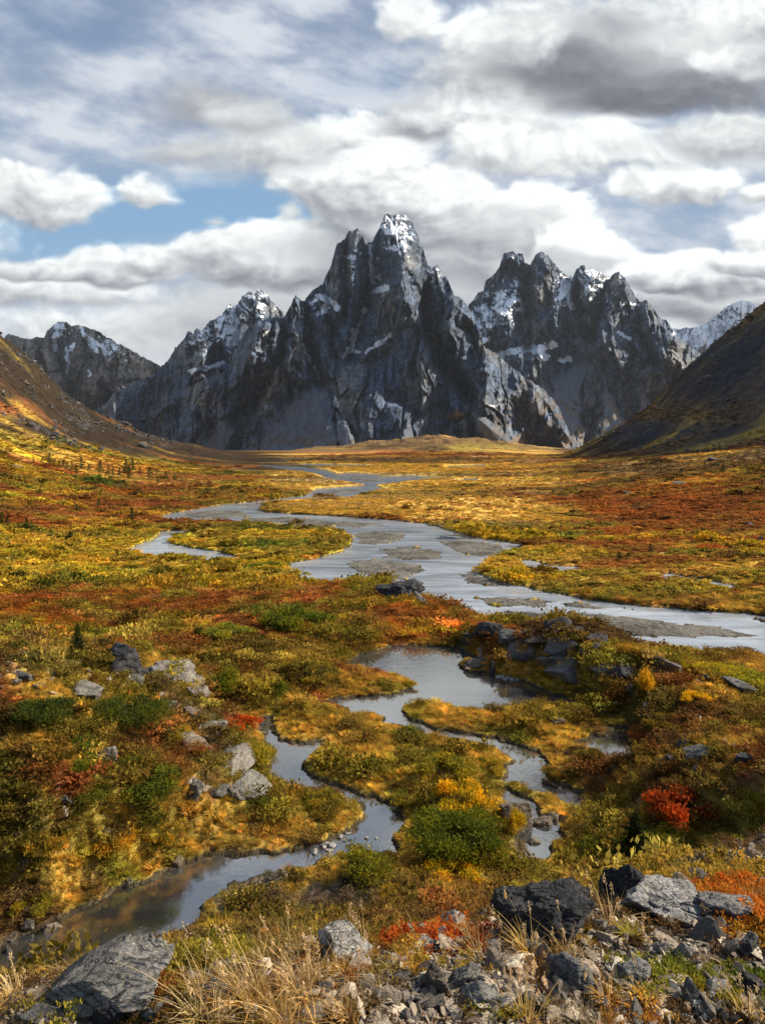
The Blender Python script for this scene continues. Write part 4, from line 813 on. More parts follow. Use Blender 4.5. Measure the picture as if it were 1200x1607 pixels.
def band(n, y0, y1, half=.66, r=rng):
    y = np.sqrt(y0 ** 2 + r.rand(n) * (y1 ** 2 - y0 ** 2)); x = (r.rand(n) * 2 - 1) * half * y
    return x, y
near_leaf = [proto('shrub_clump', *leaf_cloud(230, lobes_dome(6, np.random.RandomState(i), .75, .6, .42), .085, .55, .7, np.random.RandomState(i)), LEAF_I) for i in range(5)]
heath = [proto('heath_clump', *leaf_cloud(260, lobes_dome(9, np.random.RandomState(20 + i), .45, .8, .30), .075, .28, 1.3, np.random.RandomState(20 + i)), LEAF_I) for i in range(3)]
tuft = [proto('sedge_tuft', *grass(70, np.random.RandomState(40 + i), 1., .028, .6, .5)[:4], LEAF_I) for i in range(4)]
far_leaf = [proto('distant_shrub_clump', *leaf_cloud(64, lobes_dome(4, np.random.RandomState(60 + i), .7, .55, .5), .19, .7, .4, np.random.RandomState(60 + i)), LEAF_I) for i in range(5)]
GRASSY = [NM['GOLD'], NM['STRAW'], NM['TAN']]; BARE = [NM['ROCK'], NM['GRV'], NM['DIRT'], NM['MEAD'], NM['SCREE']]
def cover(name, label, n, y0, y1, size, protos_shrub, protos_grass, flat=1., seed=1, half=.85):
    n = int(n * 1.28)
    r = np.random.RandomState(seed); x, y = band(n, y0, y1, half, r)
    if y0 == 15:
        xe, ye = band(16000, 23, 36, half, r); q_ = xe / ye < -.28; x = np.append(x, xe[q_]); y = np.append(y, ye[q_])
    z, s, bar, px = height(x, y, True); py = row_of(z, y)
    c, k, P = veg(px, np.clip(py, 0, 1650), x, y)
    ok = (s > np.where(y < 80, .36, .3)) & (bar == 0)
    ok &= ~((y > 400) & (s < 4.5))
    ok &= ~((y > 560) & np.isin(k, BARE + [NM['DBR']]))
    ok &= ~(np.isin(k, BARE) & (r.rand(len(x)) < .86))
    # a few gaps, following the clumping of the plants
    x, y, z, c, k, s, px, py = [a[ok] for a in (x, y, z, c, k, s, px, py)]; m = len(x)
    g = np.isin(k, GRASSY); g |= (s < 1.3) & (y < 70) & (r.rand(m) < .8)
    sz = size(y) * np.exp(r.normal(size=m) * .33)
    big = np.isin(k, [NM['YEL'], NM['GRN'], NM['LIME'], NM['DGRN']]); low = np.isin(k, [NM['RUST'], NM['ORG'], NM['RED'], NM['BRN'], NM['DBR']])
    bigger = (r.rand(m) < np.where(y < 130, .15, .03)) & ~g; sz = np.where(bigger, sz * 2.3, sz)
    hz = sz * np.where(big, .95, np.where(low, .52, .70)) * flat
    sz = sz * np.where(big, 1.15, 1.)
    ns, ng_ = len(protos_shrub), len(protos_grass)
    idx = np.where(g & (ng_ > 0), ns + r.randint(0, max(ng_, 1), m), r.randint(0, ns, m))
    hz = np.where((s < 1.4) & (y < 80), hz * .6, hz)
    hz = np.where(g, sz * np.where((s < 1.4) & (y < 80), .6, 1.) * (.85 if ng_ else .35), hz); sx = np.where(g & (ng_ > 0), sz * .85, sz)
    cc = c * np.where(bigger, .68, 1.)[:, None] * np.exp(r.normal(size=(m, 1)) * np.where(y < 130, .40, .24)[:, None]) * np.exp(r.normal(size=(m, 3)) * .06)
    rot = np.stack([r.normal(size=m) * .08, r.normal(size=m) * .08, r.rand(m) * 6.28], 1)
    pts = np.stack([x, y, z - .03 * sz], 1)
    names = [p for p in protos_shrub + protos_grass]
    return scatter(name, label, names, pts, rot, np.stack([sx, sx, hz], 1), cc, idx)
def order(ps):
    for i, p in enumerate(ps): p.name = p.data.name
    return ps
# near and middle distance: shrubs and sedge; the alphabetical order of the kinds is kept by their names
class _P: pass
def kinds(*lists):
    out = []
    for li, l in enumerate(lists):
        for p in l:
            q = p.copy(); q.name = 'abcdef'[li] * 0 + {0: 'dwarf_shrub_clump', 1: 'sedge_grass_tuft'}[li]; out.append(q)
    return out
a_ = kinds(near_leaf + heath, tuft)
cover('dwarf_shrubs', 'low olive, rust and gold shrubs and sedge covering the ground near the streams', 52000, 15, 66, lambda y: .17 + y * .0042, a_[:8], a_[8:], 1., 101)
b_ = kinds([p.copy() for p in near_leaf[:3] + heath[:2]], tuft[:2])
cover('tundra_shrubs', 'red, orange and green dwarf birch carpet beyond the pond', 60000, 60, 135, lambda y: .30 + y * .0034, b_[:5], b_[5:], .9, 102)
c_ = kinds(far_leaf, [])
cover('valley_shrubs', 'gold and rust scrub spread across the river flats', 95000, 125, 420, lambda y: .55 + y * .0026, c_, [], .75, 103)
cover('hillside_shrubs', 'distant scrub in autumn colours on the valley sides', 80000, 400, 1150, lambda y: .9 + y * .0019, kinds(far_leaf, []), [], .5, 104)

# ---------------------------------------------------------------- foreground ground cover
def fore(n, seed, y0=1.5, y1=17, half=.68):
    r = np.random.RandomState(seed); x, y = band(n, y0, y1, half, r)
    # denser close by
    z = height(x, y); px = 600 + x / y * F; py = row_of(z, y); return r, x, y, z, px, py
def blob(px, py, L_): 
    w = np.zeros(len(px))
    for cx, cy, rx, ry, s in L_: w = np.maximum(w, s * np.exp(-(((px - cx) / rx) ** 2 + ((py - cy) / ry) ** 2) ** 1.5))
    return w
def foreband(n, seed, y0, y1):
    r = np.random.RandomState(seed); y = y0 * (y1 / y0) ** r.rand(n); x = (r.rand(n) * 2 - 1) * .90 * y
    z = height(x, y); px = 600 + x / y * F; py = row_of(z, y); return r, x, y, z, px, py
def ico(sub):
    import bmesh
    bm = bmesh.new(); bmesh.ops.create_icosphere(bm, subdivisions=sub, radius=1)
    V = np.array([v.co[:] for v in bm.verts]); Fc = np.array([[v.index for v in f.verts] for f in bm.faces]); bm.free(); return V, Fc
ICO = {k: ico(k) for k in (2, 3, 5, 6)}
def rock_shape(seed, sub=5, planes=12, rough=1., strata=0.):
    r = np.random.RandomState(seed); D, Fc = ICO[sub]
    n = unit(planes, r); n = np.vstack([n, [[0, 0, -1]]]); h = .45 + .55 * r.rand(len(n))
    dn = np.maximum(D @ n.T, 1e-3); q = h[None] / dn
    k = 60.; rad = (q ** -k).sum(1) ** (-1 / k)                    # facets with slightly worn edges
    rad = np.minimum(rad, 1.35)
    P = D * rad[:, None]
    n1 = pn3(P * 1.7 + seed, 3); n2 = pn3(P * 4.3 + seed, 4); n3 = pn3(P * 10.5, 5); n4 = pn3(P * 24., 6)
    cr = np.abs(pn3(P * 3.1 + 9 + seed, 8)); crack = -np.maximum(0, .07 - cr) * 1.2
    dsp = rough * (.10 * n1 + .07 * n2 + .035 * n3 + .018 * n4 * (sub > 4) + crack)
    if strata: dsp = dsp + strata * .05 * np.sin((P @ (np.array([.35, .2, 1.]))) * 16 + n1 * 4)
    return P * (1 + dsp)[:, None], Fc
def rock_mat2():
    m, nt = mat('lichen_rock'); out = N(nt, 'ShaderNodeOutputMaterial'); b = N(nt, 'ShaderNodeBsdfPrincipled'); b.inputs['Roughness'].default_value = .82; b.inputs['Specular IOR Level'].default_value = .3
    oi = N(nt, 'ShaderNodeObjectInfo'); tc = N(nt, 'ShaderNodeTexCoord'); mp = N(nt, 'ShaderNodeMapping'); L(nt, tc.outputs['Generated'], mp.inputs[0])
    cb = N(nt, 'ShaderNodeCombineXYZ'); s = math_n(nt, 'MULTIPLY', oi.outputs['Random'], 20.)
    for i in range(3): L(nt, s, cb.inputs[i])
    L(nt, cb.outputs[0], mp.inputs['Location'])
    n1 = noise(nt, mp.outputs[0], 2.2, 8, .65); n2 = noise(nt, mp.outputs[0], 9, 6, .65, dist=.8); n3 = noise(nt, mp.outputs[0], 34, 4, .6)
    mp2 = N(nt, 'ShaderNodeMapping'); mp2.inputs['Scale'].default_value = (.7, 1, 2.6); mp2.inputs['Rotation'].default_value = (.4, .5, 0); L(nt, mp.outputs[0], mp2.inputs[0])
    n4_ = noise(nt, mp2.outputs[0], 2.6, 3, .5, dist=.5)
    c = mixc(nt, 1, oi.outputs['Color'], ramp(nt, n1, [(.3, .45), (.5, 1.), (.72, 1.5)]), 'MULTIPLY')
    c = mixc(nt, 1, c, ramp(nt, n3, [(.3, .6), (.7, 1.35)]), 'MULTIPLY')
    c = mixc(nt, ramp(nt, n2, [(.56, 0), (.62, .75)]), c, mixc(nt, 1, c, (1.75, 1.65, 1.4), 'MULTIPLY'))
    c = mixc(nt, ramp(nt, n2, [(.34, .8), (.42, 0)]), c, mixc(nt, 1, c, (.32, .3, .28), 'MULTIPLY'))
    c = mixc(nt, ramp(nt, n4_, [(.46, 0), (.5, .55), (.54, 0)]), c, (.02, .018, .015))
    L(nt, c, b.inputs['Base Color'])
    bp = N(nt, 'ShaderNodeBump'); bp.inputs['Strength'].default_value = .8; bp.inputs['Distance'].default_value = .05
    hh = math_n(nt, 'ADD', n1, math_n(nt, 'MULTIPLY', n2, .6)); hh = math_n(nt, 'ADD', hh, math_n(nt, 'MULTIPLY', n3, .3)); hh = math_n(nt, 'ADD', hh, ramp(nt, n4_, [(.45, .5), (.5, 0), (.55, .5)]))
    L(nt, hh, bp.inputs['Height']); L(nt, bp.outputs[0], b.inputs['Normal']); L(nt, b.outputs[0], out.inputs[0]); return m
ROCK_O = rock_mat2()
def stone_mat():
    m, nt = mat('loose_stone'); out = N(nt, 'ShaderNodeOutputMaterial'); b = N(nt, 'ShaderNodeBsdfPrincipled'); b.inputs['Roughness'].default_value = .85
    at = N(nt, 'ShaderNodeAttribute', attribute_name='col', attribute_type='INSTANCER'); tc = N(nt, 'ShaderNodeTexCoord'); n = noise(nt, tc.outputs['Object'], 3, 6, .65)
    L(nt, mixc(nt, 1, at.outputs['Color'], ramp(nt, n, [(.3, .5), (.7, 1.4)]), 'MULTIPLY'), b.inputs['Base Color'])
    bp = N(nt, 'ShaderNodeBump'); bp.inputs['Strength'].default_value = .5; bp.inputs['Distance'].default_value = .1; L(nt, n, bp.inputs['Height']); L(nt, bp.outputs[0], b.inputs['Normal'])
    L(nt, b.outputs[0], out.inputs[0]); return m
STONE = stone_mat()
def pebble(i, sub=3):
    V, Fc = rock_shape(500 + i, sub, 11, .8); return proto('loose_stone', V, Fc, np.ones(len(V)), np.zeros(len(V)), STONE, False)
GRAVEL = [(980,1560,480,75,1),(760,1500,120,40,.9),(1080,1590,200,60,1),(620,1590,140,40,.9),(1130,1480,100,50,.8),(1000,1490,120,40,.7),(700,1550,80,30,1)]
r, x, y, z, px, py = foreband(160000, 301, 1.5, 13)
w_ = blob(px, py, GRAVEL) ; keep = r.rand(len(x)) < np.clip(w_ * .75 * (.45 + ss(fbm(x / .5, y / .5, 311, 3), -.3, .3)) + .05, 0, 1)
x, y, z, px, py = [a[keep] for a in (x, y, z, px, py)]; m_ = len(x)
sz = np.exp(r.normal(size=m_) * .6) * .0046 * (1 + .22 * y); sz = np.minimum(sz, .022 + .005 * y)
pal = np.array([(.28, .22, .155), (.36, .29, .21), (.16, .13, .10), (.50, .42, .31), (.075, .066, .056), (.24, .16, .095)])
cc = pal[r.choice(6, m_, p=[.28, .2, .2, .1, .12, .1])] * np.exp(r.normal(size=(m_, 1)) * .2)
scatter('gravel', 'loose pale and dark stones strewn over the foreground slope', [pebble(i) for i in range(6)], np.stack([x, y, z + sz * .15], 1), np.stack([r.normal(size=m_) * .5, r.normal(size=m_) * .5, r.rand(m_) * 6.28], 1),
        np.stack([sz * (1 + .7 * r.rand(m_)), sz, sz * (.25 + .35 * r.rand(m_))], 1), cc, r.randint(0, 6, m_))
# rubble on the outcrops
rz = np.random.RandomState(305); xx, yy = band(60000, 26, 75, .62, rz); zz, s_, b_r, pp = height(xx, yy, True); rr = row_of(zz, yy)
wr_ = blob(pp, rr, [(a, b, c * 1.1, d * 1.1, min(1, e + .2)) for a, b, c, d, e in CRAG]) * ss(fbm(xx / 2.5, yy / 1.6, 306, 3), -.15, .35)
kp = (rz.rand(len(xx)) < wr_ * .5) & (s_ > .3); xx, yy, zz = xx[kp], yy[kp], zz[kp]; mm = len(xx); sr = np.exp(rz.normal(size=mm) * .6) * .085; sr = np.minimum(sr, .5)
scatter('rubble', 'broken stone scattered over the rocky outcrops', [pebble(20 + i) for i in range(6)], np.stack([xx, yy, zz + sr * .1], 1), np.stack([rz.normal(size=mm) * .3, rz.normal(size=mm) * .3, rz.rand(mm) * 6.28], 1),
        np.stack([sr * (1 + rz.rand(mm)), sr, sr * (.4 + .5 * rz.rand(mm))], 1), pal[rz.choice(6, mm, p=[.25, .1, .27, .03, .27, .08])] * np.exp(rz.normal(size=(mm, 1)) * .25), rz.randint(0, 6, mm))
# dry grass: thick on the left and centre, in clumps on the right
dry = [proto('dry_grass_tuft', *grass(46, np.random.RandomState(140 + i), 1., .010, .9, .22, 4)[:4], LEAF_I) for i in range(5)]
GR = [(430,1580,230,60,1),(-150,1560,180,80,1),(60,1560,120,50,.6),(250,1590,140,50,.9),(560,1520,160,34,1),(700,1490,90,22,.9),(860,1495,70,20,1),(960,1555,90,30,1),(1010,1480,60,26,.7),(900,1600,100,30,.4),(1150,1460,100,60,.5),(780,1600,80,30,.3),(330,1530,120,40,.9),(1080,1530,100,20,.4)]
r, x, y, z, px, py = foreband(14000, 302, 1.6, 13)
cl = ss(fbm(x / .45, y / .45, 310, 3), -.05, .40)
keep = r.rand(len(x)) < np.clip(blob(px, py, GR) * .55 * (.05 + cl), 0, 1) + .02
x, y, z, px, py = [a[keep] for a in (x, y, z, px, py)]; m_ = len(x)
sz = (.055 + .009 * y) * np.exp(r.normal(size=m_) * .4) * (1 + .5 * blob(px, py, [(420, 1590, 200, 60, 1)])); sz = np.minimum(sz, .20)
pal = np.array([(.50, .36, .17), (.42, .27, .09), (.34, .18, .05), (.30, .26, .06), (.55, .44, .26)])
cc = pal[r.choice(5, m_, p=[.34, .24, .14, .12, .16])] * np.exp(r.normal(size=(m_, 1)) * .2)
scatter('dry_grass', 'straw coloured dry grass on the foreground ridge', dry, np.stack([x, y, z - .01], 1), np.stack([r.normal(size=m_) * .2, r.normal(size=m_) * .2, r.rand(m_) * 6.28], 1), np.stack([sz, sz, sz], 1), cc, r.randint(0, 5, m_))
# small leafy plants
lp = [proto('ground_plant', *leaf_cloud(150, lobes_dome(7, np.random.RandomState(160 + i), .55, .75, .30), .10, .5, .9, np.random.RandomState(160 + i)), LEAF_I) for i in range(4)]
PL = [((1165,1405,70,26,1), ORG, (.42,.19,.03)), ((1190,1450,60,30,1), (.34,.2,.03), ORG), ((1080,1535,110,16,1), GRN, LIME), ((1150,1555,80,18,1), GRN, YEL), ((1010,1510,50,14,.9), GRN, LIME), ((680,1480,80,16,1), RED, ORG), ((610,1490,60,14,.7), (.3,.13,.03), OLI), ((700,1455,40,10,.6), RED, ORG),
      ((80,1515,90,14,1), YEL, LIME), ((180,1500,80,10,1), LIME, OLI), ((270,1500,90,30,1), OLI, LIME), ((340,1600,120,26,.8), (.20,.10,.03), OLI), ((560,1470,70,22,.8), OLI, BRN), ((520,1530,60,20,.6), RUST, OLI), ((790,1590,50,16,.8), LIME, YEL), ((1000,1600,60,14,.5), RUST, GOLD),
      ((640,1520,90,18,.6), OLI, GOLD), ((860,1480,50,14,.8), GOLD, YEL), ((240,1560,60,20,.8), (.3,.17,.05), RUST), ((80,1590,60,14,.8), LIME, OLI), ((1100,1370,140,20,1), OLI, GOLD), ((960,1400,80,20,.7), OLI, BRN), ((460,1490,70,18,.8), OLI, BRN)]
r, x, y, z, px, py = foreband(70000, 303, 1.6, 17)
best = np.full(len(x), .10); cc = np.tile(np.array(BRN), (len(x), 1)) * .9
for b_l, ca, cb in PL:
    w_ = blob(px, py, [b_l]) * (.6 + .6 * r.rand(len(x))); q = w_ > best; best = np.where(q, w_, best); cc[q] = lerp(np.array(ca), np.array(cb), (r.rand(q.sum()) ** 1.3)[:, None])
best = np.where(y > 9, np.maximum(best, .55), best)
keep = r.rand(len(x)) < best * .8 * np.where(y < 9, .55, 1.)
x, y, z, cc, px, py = [a[keep] for a in (x, y, z, cc, px, py)]; m_ = len(x)
sz = (.024 + .0095 * y) * np.exp(r.normal(size=m_) * .35)
scatter('ground_plants', 'small red, orange and green leafy plants among the foreground stones', lp, np.stack([x, y, z], 1), np.stack([r.normal(size=m_) * .15, r.normal(size=m_) * .15, r.rand(m_) * 6.28], 1),
        np.stack([sz, sz, sz * .8], 1), cc * np.exp(r.normal(size=(m_, 1)) * .2), r.randint(0, 4, m_))

rz = np.random.RandomState(405); xx, yy = band(60000, 540, 1150, .75, rz); zz = height(xx, yy); pp = 600 + xx / yy * F; rr = row_of(zz, yy); _c, kk, _P = veg(pp, np.clip(rr, 0, 1650), xx, yy)
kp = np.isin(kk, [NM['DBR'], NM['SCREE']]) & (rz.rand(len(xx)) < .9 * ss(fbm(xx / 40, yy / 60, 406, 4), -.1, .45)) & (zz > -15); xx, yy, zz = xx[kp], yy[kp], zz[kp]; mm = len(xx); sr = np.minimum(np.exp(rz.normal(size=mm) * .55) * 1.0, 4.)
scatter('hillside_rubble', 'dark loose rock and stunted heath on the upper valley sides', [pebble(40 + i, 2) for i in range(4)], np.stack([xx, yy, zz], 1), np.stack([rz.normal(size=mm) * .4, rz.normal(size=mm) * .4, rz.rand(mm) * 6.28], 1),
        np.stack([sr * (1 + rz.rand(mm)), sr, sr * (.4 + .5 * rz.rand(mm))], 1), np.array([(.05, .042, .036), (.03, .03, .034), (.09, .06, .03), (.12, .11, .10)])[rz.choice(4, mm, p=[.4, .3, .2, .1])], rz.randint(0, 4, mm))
# ---------------------------------------------------------------- single things
def stem_mesh(name, n, r, hgt, rad, thick):
    V = []; Fc = []
    for i in range(n):
        a = r.rand() * 6.28; q = rad * (.3 + .7 * r.rand()); p0 = np.array([math.cos(a) * .12 * rad, math.sin(a) * .12 * rad, -.06]); p1 = np.array([math.cos(a) * q, math.sin(a) * q, hgt * (.5 + .4 * r.rand())])
        for k in range(4):
            t = k / 3.; p = lerp(p0, p1, t) + np.array([0, 0, .10 * hgt * math.sin(t * 3.14)]); w = thick * (1 - .8 * t)
            for j in range(5): V.append(p + np.array([math.cos(j * 1.257) * w, math.sin(j * 1.257) * w, 0]))
        b = i * 20
        for k in range(3):
            for j in range(5): Fc.append([b + k * 5 + j, b + k * 5 + (j + 1) % 5, b + k * 5 + 5 + (j + 1) % 5, b + k * 5 + 5 + j])
    me = mesh(name, V, np.array(Fc), True); me.materials.append(WOOD); return me
def bush_meshes(seed, n, size, aspect, up, h, k=11, lr=.36):
    r = np.random.RandomState(seed); V, Fc, lv, hv = leaf_cloud(n, lobes_dome(k, r, h, .68, lr), size, aspect, up, r, .5)
    V[:, 2] = np.maximum(V[:, 2], -.02)
    me = mesh('foliage', V, Fc, False, dict(lv=lv, hv=hv)); me.materials.append(LEAF_O)
    return me, stem_mesh('stems', 12, r, h * .8, .6, .022)
BUSH = {'willow': [bush_meshes(s, 4200, .040, .5, .7, .75) for s in (1, 2, 3)], 'big': [bush_meshes(4, 15000, .024, .5, .7, .62, 26, .26)], 'juniper': [bush_meshes(s, 7000, .045, .20, .9, .60, 20, .27) for s in (6, 7)],
        'low': [bush_meshes(s, 3600, .040, .45, .8, .42, 14, .27) for s in (9, 10)], 'far': [bush_meshes(s, 900, .085, .6, .6, .65, 8) for s in (12, 13)]}
rb = np.random.RandomState(77)
def bush(px, py, w, h, kind, col, label, group=None, name='willow_bush', i=0):
    x, Y, z = ground_at(px, py)
    W_ = w * Y / F; s = (py - HY) / F; H_ = max(h * Y / F - .45 * W_ * s, W_ * .28)
    o = obj(name, None, label=label, cat='bush', group=group, loc=(x, Y + W_ * .25, 0)); o.location.z = float(height(np.array([x]), np.array([Y + W_ * .25]))[0]) - .03
    fm, sm = BUSH[kind][i % len(BUSH[kind])]; hh = {'willow': .75, 'big': .62, 'juniper': .6, 'low': .42, 'far': .65}[kind]
    f = obj('foliage', fm, parent=o); f.color = tuple(col) + (1,); st = obj('stems', sm, parent=o)
    rz = rb.rand() * 6.28
    f.rotation_euler.z = st.rotation_euler.z = rz
    o.scale = (W_ / 2.0, W_ / 2.0, H_ / (hh * 1.25))
    return o
YG = (.22,.20,.025); GN = (.085,.115,.018); DG = (.035,.055,.014)
BL = [
 (715,1362,208,108,'big',(.10,.125,.018),'widest dark green willow bush, below the meadow island and right of the rapid'),
 (560,1392,116,74,'willow',(.15,.16,.022),'rounded yellow green bush between the rapid and the bare brown bank'),
 (640,1168,64,34,'willow',(.08,.11,.02),'small green shrub on the far edge of the meadow island'),
 (185,1150,165,78,'juniper',(.065,.085,.018),'broad dark juniper thicket just below the big dark boulder on the left knoll'),
 (55,1150,120,64,'juniper',(.055,.08,.02),'dark juniper by the frame edge, left of the broad juniper thicket'),
 (226,1302,130,72,'willow',(.10,.13,.02),'full green willow bush on the slope above the dark stream'),
 (140,1305,90,50,'willow',(.10,.115,.02),'smaller dull green bush touching the left side of the full green willow'),
 (460,990,140,36,'low',(.10,.125,.018),'long low green thicket among red heath left of the big riverside boulder'),
 (572,960,64,28,'low',(.09,.11,.016),'dark green thicket right behind the long low green thicket'),
 (352,1012,96,34,'low',(.19,.21,.035),'pale yellow green thicket left of the long low green thicket'),
 (312,1006,22,30,'willow',(.07,.085,.02),'upright dark shrub at the left end of the pale yellow green thicket'),
 (348,1100,66,58,'willow',(.14,.16,.02),'tall yellow green bush right of the slanting rock slab on the knoll'),
 (434,1098,40,34,'willow',(.12,.14,.02),'round green bush on the flat left of the pond'),
 (370,1150,84,36,'low',(.36,.075,.014),'bright orange red bush beside the long pale rock slab'),
 (400,1212,72,62,'willow',(.25,.23,.03),'loose lime yellow bush beside the narrow left loop of the stream'),
 (275,1168,66,32,'willow',(.22,.2,.025),'yellow green shrub on the knoll between juniper and pale slab'),
 (120,1218,70,34,'low',(.15,.17,.025),'fresh green shrub on the lower face of the knoll'),
 (1090,1310,150,34,'low',(.26,.055,.016),'vivid red orange shrub right of the lone dark spruce'),
 (1085,1330,90,34,'willow',(.18,.19,.03),'pale green shrub directly in front of the vivid red orange one'),
 (1030,1350,90,46,'willow',(.13,.15,.02),'green shrub against the right side of the lone dark spruce'),
 (945,1345,80,46,'willow',(.10,.115,.018),'green shrub against the left side of the lone dark spruce'),
 (1020,1098,36,50,'willow',(.46,.30,.02),'bright yellow upright bush on the slope below the right outcrop'),
 (1098,1112,60,24,'low',(.46,.32,.02),'flat bright yellow bush right of the upright yellow one'),
 (1000,1040,70,34,'willow',(.30,.20,.03),'orange brown willow behind the right outcrop at the river edge'),
 (1060,1052,86,34,'willow',(.20,.18,.03),'olive willow behind the crest of the right outcrop'),
 (1120,1072,92,42,'willow',(.32,.28,.03),'yellow willow in the bushy strip by the lower river'),
 (1182,1092,90,48,'willow',(.26,.26,.03),'lime willow at the right end of the bushy strip by the lower river'),
 (712,1392,110,24,'low',(.42,.32,.02),'low yellow shrub in front of the widest green bush'),
 (622,1412,62,26,'low',(.30,.24,.025),'low gold shrub at the foot of the yellow green bush by the rapid'),
 (725,1285,130,30,'low',(.42,.30,.02),'gold fringe shrub on top of the widest green bush'),
 (808,1310,40,50,'willow',(.36,.28,.02),'yellow bush at the right end of the widest green bush'),
 (505,1272,80,34,'low',(.20,.18,.03),'olive shrub on the meadow tongue inside the stream bend'),
 (700,1235,110,30,'low',(.21,.20,.03),'dull green shrub in the middle of the meadow island front'),
 (640,1270,70,24,'low',(.18,.17,.03),'dull green shrub on the near left edge of the meadow island'),
 (362,1492,100,62,'willow',(.13,.14,.022),'green bush on the near bank of the dark stream pool'),
 (420,1478,60,26,'low',(.34,.20,.03),'rusty gold shrub beside the green bush on the near stream bank'),
 (70,1390,100,56,'low',(.22,.17,.03),'olive gold shrub on the left bank above the dark stream'),
 (170,1370,90,44,'low',(.34,.23,.03),'gold shrub on the far bank of the dark stream'),
 (250,1345,80,34,'low',(.30,.22,.03),'tawny shrub just below the full green willow bush'),
 (40,1450,80,40,'low',(.20,.19,.03),'olive shrub behind the stones in the left stream corner'),
 (880,1225,60,26,'low',(.15,.12,.03),'brown shrub right of the right stream channel'),
 (930,1198,46,22,'low',(.10,.09,.02),'dark shrub in front of the small bright pool'),
 (1040,1140,90,26,'low',(.12,.10,.02),'dark olive shrub mound above the small bright pool'),
 (770,1215,60,22,'low',(.30,.24,.03),'gold shrub at the right tip of the meadow island'),
 (480,1078,110,22,'low',(.16,.14,.03),'olive shrubs on the spit left of the pond'),
 (508,1072,34,18,'willow',(.15,.17,.02),'single green shrub on the spit beside the pond'),
 (646,1082,26,16,'willow',(.30,.25,.02),'small yellow shrub at the tip of the spit in the pond'),
 (170,1002,50,20,'willow',(.26,.25,.03),'lime shrub right of the slender spruce'),
 (195,996,46,20,'willow',(.20,.21,.03),'green shrub above the big dark boulder'),
 (98,1000,50,20,'willow',(.22,.22,.03),'lime shrub left of the slender spruce'),
 (1180,862,60,20,'far',(.30,.22,.02),'yellow thicket at the right edge beyond the river'),
 (1120,852,60,18,'far',(.36,.25,.02),'row end yellow thicket left of the edge thicket beyond the river'),
 (1125,866,44,14,'far',(.36,.13,.03),'rusty orange thicket in front of the yellow ones beyond the river'),
 (810,912,70,14,'far',(.38,.28,.02),'yellow willow on the river point beside the dark pond'),
 (790,905,40,14,'far',(.20,.19,.03),'green willow at the end of the river point'),
 (26,914,38,22,'far',(.04,.05,.015),'dark green bush alone in the yellow scrub at left'),
 (122,857,26,22,'far',(.40,.28,.02),'bright yellow bush at the foot of the left slope'),
 (108,850,16,18,'far',(.05,.055,.015),'dark bush touching the bright yellow one at the foot of the left slope'),
]
for i, b in enumerate(BL): bush(*b[:7], name={'juniper': 'juniper_bush'}.get(b[4], 'willow_bush'), i=i)

# spruces
def spruce_meshes(seed, levels, per, needles, nsz):
    r = np.random.RandomState(seed); P = []; A = []; B = []
    for l in range(levels):
        t = (l + .3) / levels; zz = .04 + .93 * t; R_ = .30 * (1 - t) ** .8 * (.75 + .5 * r.rand()) + .02
        for b in range(per):
            a = b * 6.283 / per + l * 2.4 + r.normal() * .25; ln = R_ * (.7 + .5 * r.rand()); n = max(3, int(needles * (ln / .3)))
            u = r.rand(n) ** .7; d = np.stack([np.cos(a) * np.ones(n), np.sin(a) * np.ones(n), -.25 + .35 * u], 1)
            p = np.stack([np.cos(a) * u * ln, np.sin(a) * u * ln, zz - .28 * ln * u + .12 * ln * u * u], 1) + r.normal(size=(n, 3)) * .012
            s = unit(n, r); ax = d * .6 + s * .7; ax /= np.linalg.norm(ax, axis=1, keepdims=True); bx = np.cross(ax, unit(n, r)); bx /= np.linalg.norm(bx, axis=1, keepdims=True)
            P.append(p); A.append(ax * nsz * (.6 + .7 * r.rand(n))[:, None]); B.append(bx * nsz * .30)
    V, Fc = quads(np.vstack(P), np.vstack(A), np.vstack(B)); n = len(V) // 4
    cm = mesh('crown', V, Fc, False, dict(lv=np.repeat(.6 + .7 * r.rand(n), 4), hv=np.repeat(r.rand(n) * .5, 4))); cm.materials.append(LEAF_O)
    tv = []; tf = []
    for k in range(9):
        t = k / 8.; w = .018 * (1 - t) + .002
        for j in range(8): tv.append((math.cos(j * .7854) * w * (1.3 if k == 0 else 1), math.sin(j * .7854) * w * (1.3 if k == 0 else 1), -.03 + t * 1.02))
    for k in range(8):
        for j in range(8): tf.append([k * 8 + j, k * 8 + (j + 1) % 8, k * 8 + 8 + (j + 1) % 8, k * 8 + 8 + j])
    tm = mesh('trunk', tv, np.array(tf), True); tm.materials.append(WOOD); return cm, tm
SPR = {'near': [spruce_meshes(1, 26, 9, 26, .030), spruce_meshes(2, 24, 8, 24, .032)], 'far': [spruce_meshes(s, 13, 6, 7, .065) for s in (5, 6, 7)]}
def spruce(px, py, h, kind, label, group=None, i=0, col=(.035, .05, .016), wide=1.):
    x, Y, z = ground_at(px, py); H_ = h * Y / F
    o = obj('spruce_tree', None, label=label, cat='tree', group=group, loc=(x, Y, z - .02 * H_)); cm, tm = SPR[kind][i % len(SPR[kind])]
    c = obj('crown', cm, parent=o); c.color = tuple(col) + (1,); t = obj('trunk', tm, parent=o); o.scale = (H_ * wide, H_ * wide, H_); o.rotation_euler.z = rb.rand() * 6.28
    return o
spruce(122, 1032, 56, 'near', 'slender dark spruce standing alone left of the big dark boulder', i=0, wide=.9)
spruce(996, 1362, 92, 'near', 'dark spruce among shrubs behind the black foreground boulders', i=1, col=(.018, .028, .010), wide=1.35)
G1 = 'small spruces on the left hillside'
